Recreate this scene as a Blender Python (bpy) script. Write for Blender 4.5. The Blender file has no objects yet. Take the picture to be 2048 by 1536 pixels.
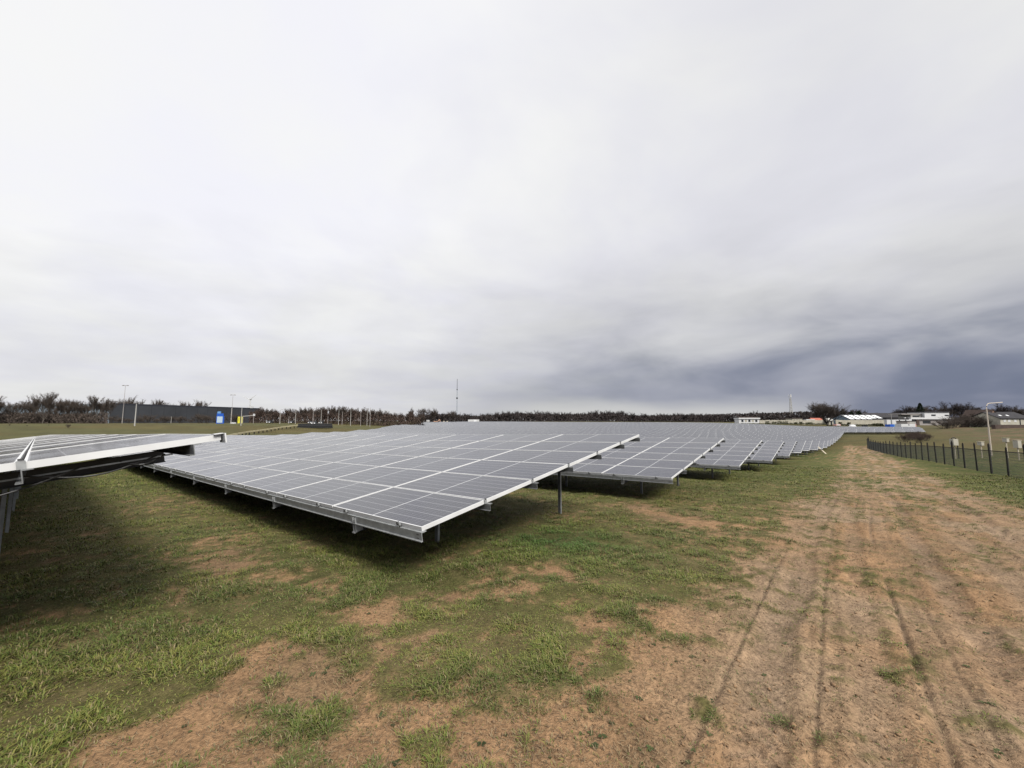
import bpy, math, random
import numpy as np
from mathutils import Matrix, Vector

random.seed(7)
rng = np.random.default_rng(7)
C = bpy.context.scene.collection
SC = bpy.context.scene
R = math.radians

# ------------------------------------------------------------------ camera, sky, sun, exposure
EYE = 1.70                                   # eye height above the turf under the viewer
PITCH = R(5.3033)
FPX = 797.2                                  # focal length in pixels of a 2048 px wide frame
cd = bpy.data.cameras.new('camera')
cam = bpy.data.objects.new('camera', cd)
C.objects.link(cam)
cd.sensor_width = 36.0
cd.lens = FPX / 2048 * 36.0
cd.clip_start = 0.05
cd.clip_end = 9000
cam.location = (0, 0, EYE)
cam.rotation_euler = (R(90) + PITCH, 0, 0)
SC.camera = cam
SC.view_settings.view_transform = 'Standard'
SC.view_settings.look = 'None'
SC.view_settings.gamma = 1
SC.view_settings.use_curve_mapping = False
SC.view_settings.exposure = 0.4
SC.cycles.max_bounces = 6
SC.cycles.diffuse_bounces = 0
SC.cycles.use_denoising = True

SUN_AZ = R(140)      # clockwise from +Y: behind the viewer, to the right
SUN_EL = R(44)

class NB:
    """tiny helper that writes node maths as expressions"""
    def __init__(s, tree):
        s.t = tree; s.n = tree.nodes; s.l = tree.links
    def put(s, sock, v):
        if isinstance(v, (int, float)): sock.default_value = v
        elif isinstance(v, (tuple, list)): sock.default_value = v
        else: s.l.new(v, sock)
    def m(s, op, a, b=0.0, c=0.0, clamp=False):
        n = s.n.new('ShaderNodeMath'); n.operation = op; n.use_clamp = clamp
        s.put(n.inputs[0], a); s.put(n.inputs[1], b); s.put(n.inputs[2], c)
        return n.outputs[0]
    def add(s, a, b): return s.m('ADD', a, b)
    def sub(s, a, b): return s.m('SUBTRACT', a, b)
    def mul(s, a, b): return s.m('MULTIPLY', a, b)
    def div(s, a, b): return s.m('DIVIDE', a, b)
    def ramp(s, v, lo, hi, a=0.0, b=1.0):
        n = s.n.new('ShaderNodeMapRange'); n.interpolation_type = 'SMOOTHSTEP'; n.clamp = True
        s.put(n.inputs[0], v); n.inputs[1].default_value = lo; n.inputs[2].default_value = hi
        n.inputs[3].default_value = a; n.inputs[4].default_value = b
        return n.outputs[0]
    def mix(s, f, a, b, mode='MIX'):
        n = s.n.new('ShaderNodeMix'); n.data_type = 'RGBA'; n.blend_type = mode
        s.put(n.inputs[0], f); s.put(n.inputs[6], a); s.put(n.inputs[7], b)
        return n.outputs[2]
    def noise(s, vec, scale, detail=4, rough=.55, dist=0.0):
        n = s.n.new('ShaderNodeTexNoise')
        if vec is not None: s.put(n.inputs['Vector'], vec)
        n.inputs['Scale'].default_value = scale; n.inputs['Detail'].default_value = detail
        n.inputs['Roughness'].default_value = rough; n.inputs['Distortion'].default_value = dist
        return n.outputs['Fac']
    def comb(s, x, y, z):
        n = s.n.new('ShaderNodeCombineXYZ'); s.put(n.inputs[0], x); s.put(n.inputs[1], y); s.put(n.inputs[2], z)
        return n.outputs[0]
    def sep(s, v):
        n = s.n.new('ShaderNodeSeparateXYZ'); s.put(n.inputs[0], v); return n.outputs
    def coord(s, which):
        return s.n.new('ShaderNodeTexCoord').outputs[which]

world = bpy.data.worlds.new('World')
SC.world = world
world.use_nodes = True
wt = world.node_tree
wt.nodes.clear()
b = NB(wt)
out = wt.nodes.new('ShaderNodeOutputWorld')
bg = wt.nodes.new('ShaderNodeBackground')
wt.links.new(bg.outputs[0], out.inputs[0])
sky = wt.nodes.new('ShaderNodeTexSky')
sky.sky_type = 'NISHITA'; sky.sun_disc = False
sky.sun_elevation = SUN_EL; sky.sun_rotation = SUN_AZ
D = b.coord('Generated')
dx, dy, dz = b.sep(D)
el = b.mul(b.m('ARCSINE', dz), 57.29578)
zz = b.add(b.m('MAXIMUM', dz, 0.0), 0.16)
cloud_v = b.comb(b.div(dx, zz), b.div(dy, zz), 0.0)
big = b.noise(cloud_v, 0.42, 3, .5, .4)
mid = b.noise(cloud_v, 1.15, 5, .55, .35)
fine = b.noise(b.comb(b.mul(b.div(dx, zz), 1.0), b.mul(b.div(dy, zz), 1.0), 3.3), 3.0, 4, .5)
low_v = b.comb(b.mul(dx, 1.0), b.mul(dy, 1.0), b.mul(dz, 5.0))
lowm = b.noise(low_v, 2.3, 4, .5, .3)
mid_low = b.noise(b.comb(dx, dy, b.mul(dz, 3.0)), 3.6, 4, .5, .3)
# how far a direction lies towards the rain cloud on the right
side = b.add(b.mul(dx, math.sin(R(62))), b.mul(dy, math.cos(R(62))))
side_f = b.ramp(b.add(side, b.mul(b.sub(mid_low, .5), .55)), .03, 1.0)
el_w = b.add(el, b.mul(b.sub(mid_low, .5), 14.0))
low_f = b.ramp(el_w, 1.0, 23.0, 1.0, 0.0)
dark = b.mul(side_f, low_f)
# general level
lev = b.add(b.mul(b.sub(big, .5), .22), b.mul(b.mul(b.sub(mid, .5), .24), b.ramp(el, 0, 26, .35, 1)))
lev = b.add(lev, b.mul(b.sub(fine, .5), .06))
right = b.ramp(side, -.1, .8)
bright = b.sub(b.add(.93, lev), b.mul(right, .17))
lowgrey = b.mul(b.ramp(el_w, 2.0, 30.0, 1.0, 0.0), .21)
bright = b.sub(bright, lowgrey)
bright = b.add(bright, b.mul(b.mul(b.sub(mid_low, .5), .30), b.ramp(el, 3.0, 24.0, 1.0, 0.0)))
bright = b.m('MINIMUM', b.m('MAXIMUM', bright, .30), .875)
tint = b.mix(b.ramp(mid, .35, .65), (.965, .965, 1.03, 1), (1.0, 1.0, 1.0, 1))
n_ = wt.nodes.new('ShaderNodeVectorMath'); n_.operation = 'SCALE'
wt.links.new(tint, n_.inputs[0]); wt.links.new(bright, n_.inputs[3])
base_c = n_.outputs[0]
storm_c = b.mix(b.ramp(mid_low, .32, .66), (.145, .168, .245, 1), (.27, .285, .36, 1))
storm_c = b.mix(b.ramp(el_w, 5.0, 15.0), storm_c, (.47, .475, .51, 1))
col = b.mix(b.m('MULTIPLY', dark, 1.0, clamp=True), base_c, storm_c)
# the clear strip low over the horizon ahead
fwd = b.add(b.mul(dx, math.sin(R(17))), b.mul(dy, math.cos(R(17))))
gap = b.mul(b.ramp(b.add(fwd, b.mul(b.sub(lowm, .5), .06)), .90, .985), b.ramp(b.add(el, b.mul(b.sub(lowm, .5), 4.5)), .9, 3.6, 1.0, 0.0))
col = b.mix(b.mul(gap, .8), col, (.60, .60, .585, 1))
sc_ = wt.nodes.new('ShaderNodeVectorMath'); sc_.operation = 'SCALE'
wt.links.new(sky.outputs[0], sc_.inputs[0]); sc_.inputs[3].default_value = 0.06
col = b.mix(.05, col, sc_.outputs[0])
# below the horizon the world is plain ground grey
col = b.mix(b.ramp(dz, -.06, -.01, 1.0, 0.0), col, (.16, .15, .11, 1))
wt.links.new(col, bg.inputs[0])
bg.inputs[1].default_value = 0.84

sd = bpy.data.lights.new('sun', 'SUN')
sd.energy = 3.0; sd.angle = R(20); sd.color = (1, .965, .91)
sun = bpy.data.objects.new('sun', sd); C.objects.link(sun)
sv = Vector((math.sin(SUN_AZ) * math.cos(SUN_EL), math.cos(SUN_AZ) * math.cos(SUN_EL), math.sin(SUN_EL)))
sun.rotation_euler = sv.to_track_quat('Z', 'Y').to_euler()

# ------------------------------------------------------------------ materials
def mat(name, color, rough=.7, metal=0.0, spec=.5, var=0.0, scale=4.0, bump=0.0, emit=None):
    m = bpy.data.materials.new(name); m.use_nodes = True
    t = m.node_tree; p = t.nodes['Principled BSDF']; q = NB(t)
    c = (*color, 1)
    if var:
        v = q.noise(q.coord('Object'), scale, 5, .6)
        lo = tuple(x * (1 - var) for x in color) + (1,); hi = tuple(min(1, x * (1 + var)) for x in color) + (1,)
        t.links.new(q.mix(q.ramp(v, .3, .7), lo, hi), p.inputs['Base Color'])
    else:
        p.inputs['Base Color'].default_value = c
    p.inputs['Roughness'].default_value = rough; p.inputs['Metallic'].default_value = metal
    p.inputs['Specular IOR Level'].default_value = spec
    if bump:
        bn = t.nodes.new('ShaderNodeBump'); bn.inputs['Strength'].default_value = bump
        t.links.new(q.noise(q.coord('Object'), scale * 4, 4, .6), bn.inputs['Height'])
        t.links.new(bn.outputs[0], p.inputs['Normal'])
    return m

M = {}
M['alu'] = mat('aluminium_frame', (.70, .70, .69), .42, .1, .5, .06, 3)
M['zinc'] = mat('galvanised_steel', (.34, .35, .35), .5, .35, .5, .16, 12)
M['zinc_dark'] = mat('shaded_galvanised_steel', (.07, .07, .072), .55, .3, .5, .2, 9)  # same galvanised steel, the rafters' deep shade put into its colour
M['zinc_mid'] = mat('half_shaded_steel', (.19, .195, .195), .55, .3, .5, .25, 9)  # same steel again, milder shade painted in for post webs and inner purlins
M['clamp'] = mat('dark_clamp', (.10, .10, .10), .5, .4)
M['back'] = mat('shade_dark_backsheet', (.025, .025, .027), .5)  # blackened so the module undersides carry the shade below the tables
M['black'] = mat('black_plastic', (.02, .02, .02), .5)
M['post'] = mat('dark_fence_post', (.022, .020, .018), .7, 0, .3, .3, 6)
M['wire'] = mat('dark_wire', (.05, .055, .05), .6, .3)
M['bark'] = mat('bark', (.105, .090, .075), .9, 0, .2, .3, 2)
M['twig'] = mat('twig', (.085, .067, .055), .9, 0, .2)
M['twig_red'] = mat('reddish_twig', (.080, .056, .045), .9, 0, .2)
M['twig_dark'] = mat('dark_twig', (.045, .036, .034), .9, 0, .2)
M['bark_dark'] = mat('dark_bark', (.045, .038, .033), .9, 0, .2)
M['needle'] = mat('evergreen_foliage', (.022, .032, .018), .9, 0, .2)
M['white'] = mat('white_paint', (0.640, 0.640, 0.632), .5, 0, .5, .05, .6)
M['cream'] = mat('cream_wall', (0.436, 0.409, 0.330), .7, 0, .4, .14, .5)
M['pale_green'] = mat('pale_green_cladding', (0.277, 0.317, 0.297), .6, 0, .4, .1, .5)
M['bluegrey'] = mat('blue_grey_cladding', (.13, .18, .22), .6, 0, .4, .12, .5)
M['darkroof'] = mat('dark_roof', (.035, .033, .036), .8, 0, .3, .2, 1)
M['tile'] = mat('brown_tile_roof', (.085, .06, .05), .85, 0, .3, .2, 1)
M['brick'] = mat('brick_wall', (.30, .19, .13), .85, 0, .3, .2, 1.5)
M['redbrick'] = mat('red_roof', (.40, .13, .09), .85, 0, .3, .2, 1.5)
M['pane'] = mat('dark_window_glass', (.03, .035, .04), .12)
M['skylight'] = mat('translucent_roof_sheet', (.85, .87, .86), .35)
M['ware'] = mat('dark_grey_cladding', (.036, .039, .045), .6, 0, .4, .2, .08)
M['ware_edge'] = mat('warehouse_roof_edge', (.018, .020, .028), .6)
M['ware_blue'] = mat('pale_blue_cladding', (0.228, 0.276, 0.312), .6, 0, .4, .1, .1)
M['blue'] = mat('blue_paint', (.02, .11, .52), .45)
M['lightblue'] = mat('light_blue_paint', (.16, .34, .62), .45)
M['palesign'] = mat('pale_sign_face', (.50, .62, .70), .5)
M['yellow'] = mat('yellow_sign', (.80, .74, .06), .5)
M['pole'] = mat('light_pole_paint', (0.434, 0.420, 0.385), .5, .2)
M['pole_dull'] = mat('dull_pole', (.34, .31, .29), .6, .2)
M['cream_pole'] = mat('cream_pole', (0.555, 0.480, 0.390), .5)
M['headlamp'] = mat('white_lamp_glass', (.85, .85, .85), .2)
M['tyre'] = mat('tyre_rubber', (.015, .015, .015), .8)
M['pink'] = mat('faded_pink_panel', (.70, .40, .36), .6)
M['wood'] = mat('weathered_plank', (.50, .44, .33), .8, 0, .3, .2, 8)
M['hedge'] = mat('hedge_leaves', (.055, .060, .026), .9, 0, .2)
M['rail'] = mat('pale_rail', (.52, .46, .28), .7, 0, .3, .3, 3)
M['orange'] = mat('digger_orange', (.52, .32, .22), .5)

def solar_glass(name, objspace=True):
    m = bpy.data.materials.new(name); m.use_nodes = True
    t = m.node_tree; p = t.nodes['Principled BSDF']; q = NB(t)
    if objspace:
        x, y, z = q.sep(q.coord('Object'))
        def line(v, pitch, half):
            fr = q.m('ABSOLUTE', q.sub(q.m('FRACT', q.add(q.div(v, pitch), .5)), .5))
            return q.m('LESS_THAN', fr, half / pitch)
        c_long = line(y, 1.0 / 6, .0042)                 # gaps between the six strings of cells
        c_short = line(x, 2.06 / 24, .0016)
        bus = line(y, 1.0 / 54, .0011)
        midl = q.m('LESS_THAN', q.m('ABSOLUTE', x), .011)
        rnd = t.nodes.new('ShaderNodeObjectInfo').outputs['Random']
        cells = q.noise(q.comb(q.mul(x, 1.0), q.mul(y, 1.0), q.mul(rnd, 50)), 9, 2, .5)
        cell = q.mix(q.ramp(cells, .3, .7), (.005, .007, .020, 1), (.011, .013, .030, 1))
        cell = q.mix(q.mul(rnd, .8), cell, (.026, .026, .036, 1))
        cell = q.mix(q.mul(bus, .7), cell, (.16, .16, .175, 1))
        cell = q.mix(q.mul(c_short, .95), cell, (.20, .20, .215, 1))
        cell = q.mix(q.mul(c_long, 1.0), cell, (.26, .26, .28, 1))
        cell = q.mix(midl, cell, (.50, .50, .50, 1))
    else:
        g = q.noise(q.coord('Object'), .25, 3, .5)
        cell = q.mix(q.ramp(g, .3, .7), (.020, .022, .034, 1), (.030, .032, .043, 1))
    geo = t.nodes.new('ShaderNodeNewGeometry')
    dirt = q.noise(geo.outputs['Position'], 1.7, 4, .6)
    cell = q.mix(q.mul(q.ramp(dirt, .35, .75), .09), cell, (.22, .21, .19, 1))
    t.links.new(cell, p.inputs['Base Color'])
    p.inputs['IOR'].default_value = 1.50
    t.links.new(q.ramp(dirt, .3, .8, .10, .22), p.inputs['Roughness'])
    return m
M['glass'] = solar_glass('solar_cell_glass')
M['glass_far'] = solar_glass('solar_cell_glass_far', False)

# ------------------------------------------------------------------ mesh helpers
class MB:
    def __init__(s): s.v = []; s.f = []; s.m = []; s.mats = []
    def mi(s, m):
        m = M[m] if isinstance(m, str) else m
        if m not in s.mats: s.mats.append(m)
        return s.mats.index(m)
    def face(s, pts, m):
        n = len(s.v); s.v += [tuple(p) for p in pts]; s.f.append(tuple(range(n, n + len(pts)))); s.m.append(s.mi(m))
    def box(s, x0, x1, y0, y1, z0, z1, m):
        n = len(s.v); k = s.mi(m)
        s.v += [(x0, y0, z0), (x1, y0, z0), (x1, y1, z0), (x0, y1, z0), (x0, y0, z1), (x1, y0, z1), (x1, y1, z1), (x0, y1, z1)]
        for q in ((0, 3, 2, 1), (4, 5, 6, 7), (0, 1, 5, 4), (1, 2, 6, 5), (2, 3, 7, 6), (3, 0, 4, 7)):
            s.f.append(tuple(n + i for i in q)); s.m.append(k)
    def beam(s, a, c, w, h, m, up=(0, 0, 1), w2=None, h2=None):
        a = Vector(a); c = Vector(c); d = (c - a).normalized(); up = Vector(up)
        if abs(d.dot(up)) > .99: up = Vector((1, 0, 0))
        x = d.cross(up).normalized(); z = x.cross(d).normalized()
        n = len(s.v); k = s.mi(m)
        for p, ww, hh in ((a, w, h), (c, w2 or w, h2 or h)):
            for sx, sz in ((-1, -1), (1, -1), (1, 1), (-1, 1)):
                s.v.append(tuple(p + x * sx * ww / 2 + z * sz * hh / 2))
        for q in ((0, 1, 2, 3), (7, 6, 5, 4), (0, 4, 5, 1), (1, 5, 6, 2), (2, 6, 7, 3), (3, 7, 4, 0)):
            s.f.append(tuple(n + i for i in q)); s.m.append(k)
    def tube(s, pts, rad, m, n=8, cap=True):
        k = s.mi(m); pts = [Vector(p) for p in pts]; base = len(s.v)
        for i, p in enumerate(pts):
            d = (pts[min(i + 1, len(pts) - 1)] - pts[max(i - 1, 0)]).normalized()
            up = Vector((0, 0, 1)) if abs(d.z) < .95 else Vector((1, 0, 0))
            x = d.cross(up).normalized(); z = x.cross(d)
            r = rad[i] if isinstance(rad, (list, tuple)) else rad
            for j in range(n):
                a = 2 * math.pi * j / n
                s.v.append(tuple(p + x * math.cos(a) * r + z * math.sin(a) * r))
        for i in range(len(pts) - 1):
            for j in range(n):
                s.f.append((base + i * n + j, base + i * n + (j + 1) % n, base + (i + 1) * n + (j + 1) % n, base + (i + 1) * n + j)); s.m.append(k)
        if cap:
            s.f.append(tuple(base + j for j in reversed(range(n)))); s.m.append(k)
            e = base + (len(pts) - 1) * n
            s.f.append(tuple(e + j for j in range(n))); s.m.append(k)
    def mesh(s, name):
        me = bpy.data.meshes.new(name); me.from_pydata(s.v, [], s.f)
        for m in s.mats: me.materials.append(m)
        me.polygons.foreach_set('material_index', s.m); me.update()
        return me
    def build(s, name, parent=None, kind=None):
        return link(name, s.mesh(name), parent, kind)

def link(name, me, parent=None, kind=None, loc=None, rot=None, label=None):
    o = bpy.data.objects.new(name, me); C.objects.link(o)
    if parent: o.parent = parent
    if kind: o['kind'] = kind
    if loc is not None: o.location = loc
    if rot is not None: o.rotation_euler = rot
    if label: o['label'] = label
    return o

def thing(name, label, cat, loc=(0, 0, 0), rz=0.0, group=None, rot=None):
    o = bpy.data.objects.new(name, None); C.objects.link(o)
    o.empty_display_size = .3
    o.location = loc; o.rotation_euler = rot if rot is not None else (0, 0, rz)
    o['label'] = label; o['category'] = cat
    if group: o['group'] = group
    return o

def np_mesh(name, verts, loops, counts, mats, mi=None, colors=None, smooth=False):
    """fast mesh from numpy: verts (n,3), loops flat, counts per face"""
    me = bpy.data.meshes.new(name)
    counts = np.asarray(counts, np.int32); loops = np.asarray(loops, np.int32)
    me.vertices.add(len(verts)); me.vertices.foreach_set('co', np.asarray(verts, np.float32).ravel())
    me.loops.add(len(loops)); me.loops.foreach_set('vertex_index', loops)
    me.polygons.add(len(counts))
    st = np.zeros(len(counts), np.int32); st[1:] = np.cumsum(counts)[:-1]
    me.polygons.foreach_set('loop_start', st)
    for m in mats: me.materials.append(m)
    if mi is not None: me.polygons.foreach_set('material_index', np.asarray(mi, np.int32))
    if smooth: me.polygons.foreach_set('use_smooth', np.ones(len(counts), bool))
    me.update(calc_edges=True)
    if colors is not None:
        at = me.attributes.new('tone', 'FLOAT_COLOR', 'POINT')
        c4 = np.ones((len(verts), 4), np.float32); c4[:, :3] = colors
        at.data.foreach_set('color', c4.ravel())
    return me

# ------------------------------------------------------------------ noise and terrain in numpy
def vnoise(x, y, seed=0):
    xi = np.floor(x).astype(np.int64); yi = np.floor(y).astype(np.int64)
    fx = x - xi; fy = y - yi; fx = fx * fx * (3 - 2 * fx); fy = fy * fy * (3 - 2 * fy)
    def h(a, c):
        n = (a * 374761393 + c * 668265263 + seed * 1442695041) & 0xffffffff
        n = ((n ^ (n >> 13)) * 1274126177) & 0xffffffff
        n = n ^ (n >> 16)
        return (n & 0xffff) / 65535.0
    return (h(xi, yi) * (1 - fx) + h(xi + 1, yi) * fx) * (1 - fy) + (h(xi, yi + 1) * (1 - fx) + h(xi + 1, yi + 1) * fx) * fy
def fbm(x, y, scale, oct=4, seed=0):
    v = 0; a = .5; n = 0
    for i in range(oct):
        v = v + a * vnoise(x * scale * 2 ** i + 17.3 * i, y * scale * 2 ** i - 9.1 * i, seed + i); n += a; a *= .5
    return v / n
def sstep(v, lo, hi):
    t = np.clip((v - lo) / (hi - lo), 0, 1); return t * t * (3 - 2 * t)

HX, HY = .64527, .76395       # direction across the rows (away from the viewer)
UX, UY = -.76395, .64527      # direction along the rows (to the left)
def st_of(x, y): return x * HX + y * HY, x * UX + y * UY
def xy_of(s, t): return s * HX + t * UX, s * HY + t * UY

bs = np.array([-60, -30, -5.6, 0, 4.35, 8, 11.4, 20, 28.5, 37, 45.6, 54, 62.7, 80, 105, 135, 150, 165, 185, 208])
bz = np.array([-.6, -1.0, -1.58, -1.76, -1.95, -2.13, -2.28, -2.68, -3.08, -3.37, -3.6, -3.87, -4.25, -4.85, -5.1, -4.9, -4.6, -4.25, -4.15, -4.1])
ctl = []
for s_, z_ in zip(bs, bz):
    ctl.append((*xy_of(s_, 3.7), z_))
    if s_ > -30 and s_ < 60:
        ctl.append((*xy_of(s_, 33), z_ - .0235 * 29.3))
    if s_ < 70 and s_ > -30: ctl.append((*xy_of(s_, -7), z_ + .22))
ctl += [(-48, 42, -3.15), (-43, 49, -3.3), (-40, 58, -3.4), (-39, 79, -3.6), (-41, 108, -3.9), (-52, 190, -3.7), (-61, 252, -2.9), (-72, 323, -2.2),
        (0, 268, -2.1), (50, 225, -2.3), (100, 181, -2.75), (129, 155, -3.7), (155, 150, -3.8),
        (-80, 62, -2.7), (-110, 90, -1.3), (-135, 115, -.9), (-62, 130, -2.3), (-75, 165, -1.5), (-110, 160, -1.1), (-110, 250, -1.5), (-200, 250, -1.4), (-200, 150, -1.0),
        (0, 335, -.8), (120, 320, -.9), (155, 262, -1.3), (195, 200, -2.8), (171, 140, -2.6), (157, 180, -3.0), (120, 100, -3.4), (90, 60, -3.2), (230, 170, -2.4),
        (60, 0, -2.3), (30, -30, -1.5), (0, -40, -1.0), (-60, -20, -1.5), (-60, 15, -2.6), (150, 20, -2.4), (-150, 0, -2), (0, -150, -1), (300, 100, -2), (300, 350, -1.5), (-350, 350, -1.2), (0, 480, -.6)]
ctl = np.array(ctl)
def tps_k(r2): return np.where(r2 > 1e-9, r2 * np.log(r2 + 1e-12), 0)
P_ = ctl[:, :2] / 100.0
K_ = tps_k(((P_[:, None] - P_[None]) ** 2).sum(-1)) + np.eye(len(P_)) * 2e-4
A_ = np.zeros((len(P_) + 3,) * 2); A_[:-3, :-3] = K_; A_[:-3, -3] = 1; A_[:-3, -2:] = P_; A_[-3, :-3] = 1; A_[-2:, :-3] = P_.T
W_ = np.linalg.solve(A_, np.concatenate([ctl[:, 2], np.zeros(3)]))
def ground(x, y):
    x = np.atleast_1d(np.asarray(x, float)); y = np.atleast_1d(np.asarray(y, float))
    sh = x.shape; x = x.ravel(); y = y.ravel()
    z = np.full_like(x, W_[-3]) + W_[-2] * x / 100 + W_[-1] * y / 100
    for i, (px_, py_) in enumerate(P_):
        r2 = (x / 100 - px_) ** 2 + (y / 100 - py_) ** 2
        z += W_[i] * tps_k(r2)
    r = np.hypot(x, y)
    f = sstep(r, 330, 620)
    z = z * (1 - f) + (-.8) * f
    return (z + EYE).reshape(sh)
def gz(x, y): return float(ground(x, y)[0])

def ray(px, py):
    a = (px - 1024) / FPX; c = (768 - py) / FPX
    d = np.array([a, math.cos(PITCH) - c * math.sin(PITCH), math.sin(PITCH) + c * math.cos(PITCH)])
    return d / d[1]
def at(px, py, Y):
    d = ray(px, py) * Y
    return Vector((d[0], d[1], d[2] + EYE))
def foot(px, Y, py=845):
    d = ray(px, py) * Y
    return Vector((d[0], d[1], gz(d[0], d[1])))
def hit(px, py, lo=1.0, hi=500.0):
    """where the sight line through a point of the picture meets the ground"""
    d = ray(px, py); Y = np.geomspace(lo, hi, 900)
    z = d[2] * Y + EYE - ground(d[0] * Y, Y)
    i = np.argmax(z < 0)
    return d[0] * Y[i], Y[i]

# --- soil / turf pattern: 1 = turf, 0 = bare soil
soil_px = [(730, 1225, .34), (770, 1250, .22), (640, 1180, .30), (560, 1155, .38), (475, 1135, .40), (440, 1110, .45), (1112, 1143, .22), (905, 1200, .22), (985, 1195, .24),
           (520, 1320, .28), (395, 1440, .26), (330, 1465, .22), (230, 1500, .25), (470, 1400, .18), (620, 1395, .26), (680, 1370, .18), (860, 1285, .2), (760, 1290, .2), (790, 1480, .22), (640, 1340, .24),
           (960, 1500, .2), (1000, 1460, .18), (1330, 1330, .24), (1280, 1400, .22), (1270, 1300, .2), (1180, 1240, .22), (1060, 1180, .18), (1260, 1015, .7), (1320, 1030, .6), (1390, 1045, .6),
           (1200, 1105, .3), (940, 1390, .16), (870, 1430, .14), (1240, 1500, .22), (1370, 1500, .28), (1350, 1230, .3), (430, 1080, .35), (560, 1500, .18), (1130, 1430, .15), (690, 1480, .2), (1160, 1330, .14), (1420, 1350, .3), (1100, 1500, .2)]
turf_px = [(1175, 1090, .55), (1240, 1075, .55), (1080, 1110, .4), (980, 1120, .4), (720, 1120, .5), (850, 1160, .35), (1010, 1290, .26), (1080, 1320, .26), (1130, 1350, .24), (780, 1275, .22), (905, 1395, .15),
           (650, 1480, .15), (1240, 1160, .4), (1300, 1130, .45), (1320, 1195, .4), (560, 1260, .3), (500, 1230, .3), (100, 1380, .5), (200, 1330, .5), (300, 1400, .28), (60, 1480, .35), (420, 1340, .22),
           (870, 1490, .13), (1100, 1470, .14), (1230, 1440, .13), (700, 1200, .2), (1060, 1230, .24), (600, 1440, .14), (1400, 1130, .4), (1480, 1000, 1.2), (1560, 950, 2.), (1640, 930, 2.5), (1720, 1480, .07), (1680, 1370, .1), (1430, 1430, .1), (1180, 1190, .22), (1280, 1500, .12)]
soil_pt = [(*hit(a, c), r) for a, c, r in soil_px]
turf_pt = [(*hit(a, c), r) for a, c, r in turf_px]
LUSH = hit(1120, 1085)
TRACK_L, TRACK_R = .9, -3.3
def track_mask(x, y):
    s, t = st_of(x, y)
    wob = (fbm(s, t, .35, 3, 41) - .5) * 1.6
    tt = t + wob
    lo = TRACK_R + np.clip(s, 0, 100) * .004
    m = sstep(tt, lo - .5, lo + .5) * (1 - sstep(tt, TRACK_L - .45, TRACK_L + .75))
    return m * (1 - sstep(s, 95, 120)) * (.0 + sstep(s, -14, -8))
def turf_mask(x, y):
    s, t = st_of(x, y)
    v = .66 + (fbm(x, y, 1.1, 3, 3) - .5) * .75 + (fbm(x, y, 4.2, 3, 9) - .5) * 1.5 + (fbm(x, y, 13, 2, 12) - .5) * 1.5
    near = 1 - sstep(np.hypot(x, y), 9, 26)
    v = v + .32 * (1 - near)
    for a, c, r in soil_pt: v = v - .82 * np.exp(-((x - a) ** 2 + (y - c) ** 2) / (r * r))
    for a, c, r in turf_pt: v = v + .42 * np.exp(-((x - a) ** 2 + (y - c) ** 2) / (r * r))
    # poor turf beside the track, good turf under and beside the tables
    v = v - .12 * sstep(-t, -2.9, -.6)
    v = v + .16 * sstep(t, 3.0, 4.5) + .17 * sstep(t, .9, 1.8)
    v = v - .50 * track_mask(x, y)
    v = v + .6 * np.exp(-((x - LUSH[0]) ** 2 + (y - LUSH[1]) ** 2) / 1.0)
    # the strip between the track and the fence is good turf
    v = v + .55 * sstep(-t, 3.4, 4.6)
    # weed strips between the wheel tracks
    v = v + .16 * np.exp(-((t + 1.7) / .45) ** 2) * near
    v = v + track_mask(x, y) * (fbm(s * .3, t * 3.0, 1.0, 3, 47) - .5) * .9
    return np.clip(sstep(v, .12, .92), 0, 1)

SOIL = np.array([.305, .185, .098]); SOIL2 = np.array([.225, .145, .080]); GREY = np.array([.320, .228, .146])
TURF = np.array([.098, .102, .030]); TURF2 = np.array([.070, .086, .022]); DRY = np.array([.150, .115, .058])

def ruts(s, t):
    z = np.zeros_like(s); w = (fbm(s, s * 0, .12, 2, 77) - .5) * .35
    # wide shallow tyre tracks with tread bars
    for c, wd, dep, ph in ((.60, .15, .022, 1), (.02, .13, .014, -1), (-.80, .15, .024, -1), (-1.45, .13, .016, 1), (-2.15, .17, .026, 1), (-2.85, .14, .016, -1), (1.35, .12, .012, 1)):
        q = t + w * (1 if c > -1 else .5) - c + (fbm(s, s * 0, .5, 2, int(80 + c * 10)) - .5) * .16
        m = np.exp(-(q / wd) ** 4)
        patch = sstep(fbm(s, t, .7, 2, 91), .35, .6)
        z -= m * dep * (1 + patch * (.75 * np.tanh(2.2 * np.sin(s * 40 + ph * abs(q) * 42))))
        z += dep * .7 * np.exp(-((abs(q) - wd * 1.25) / (wd * .3)) ** 2) * (.5 + .8 * vnoise(s * 9, t * 9, 5))
    # narrow cut lines left by wheels
    for c, wd, dep in ((-.25, .020, .030), (.33, .016, .018), (-.48, .016, .015), (.86, .018, .022), (-1.9, .018, .018)):
        q = t + w - c
        z -= dep * np.exp(-(q / wd) ** 2) * sstep(fbm(s, s * 0 + c, .45, 2, 61), .3, .5)
        z += dep * .4 * np.exp(-((abs(q) - wd * 2.4) / wd) ** 2) * vnoise(s * 12, t * 20, 7)
    return z

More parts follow.
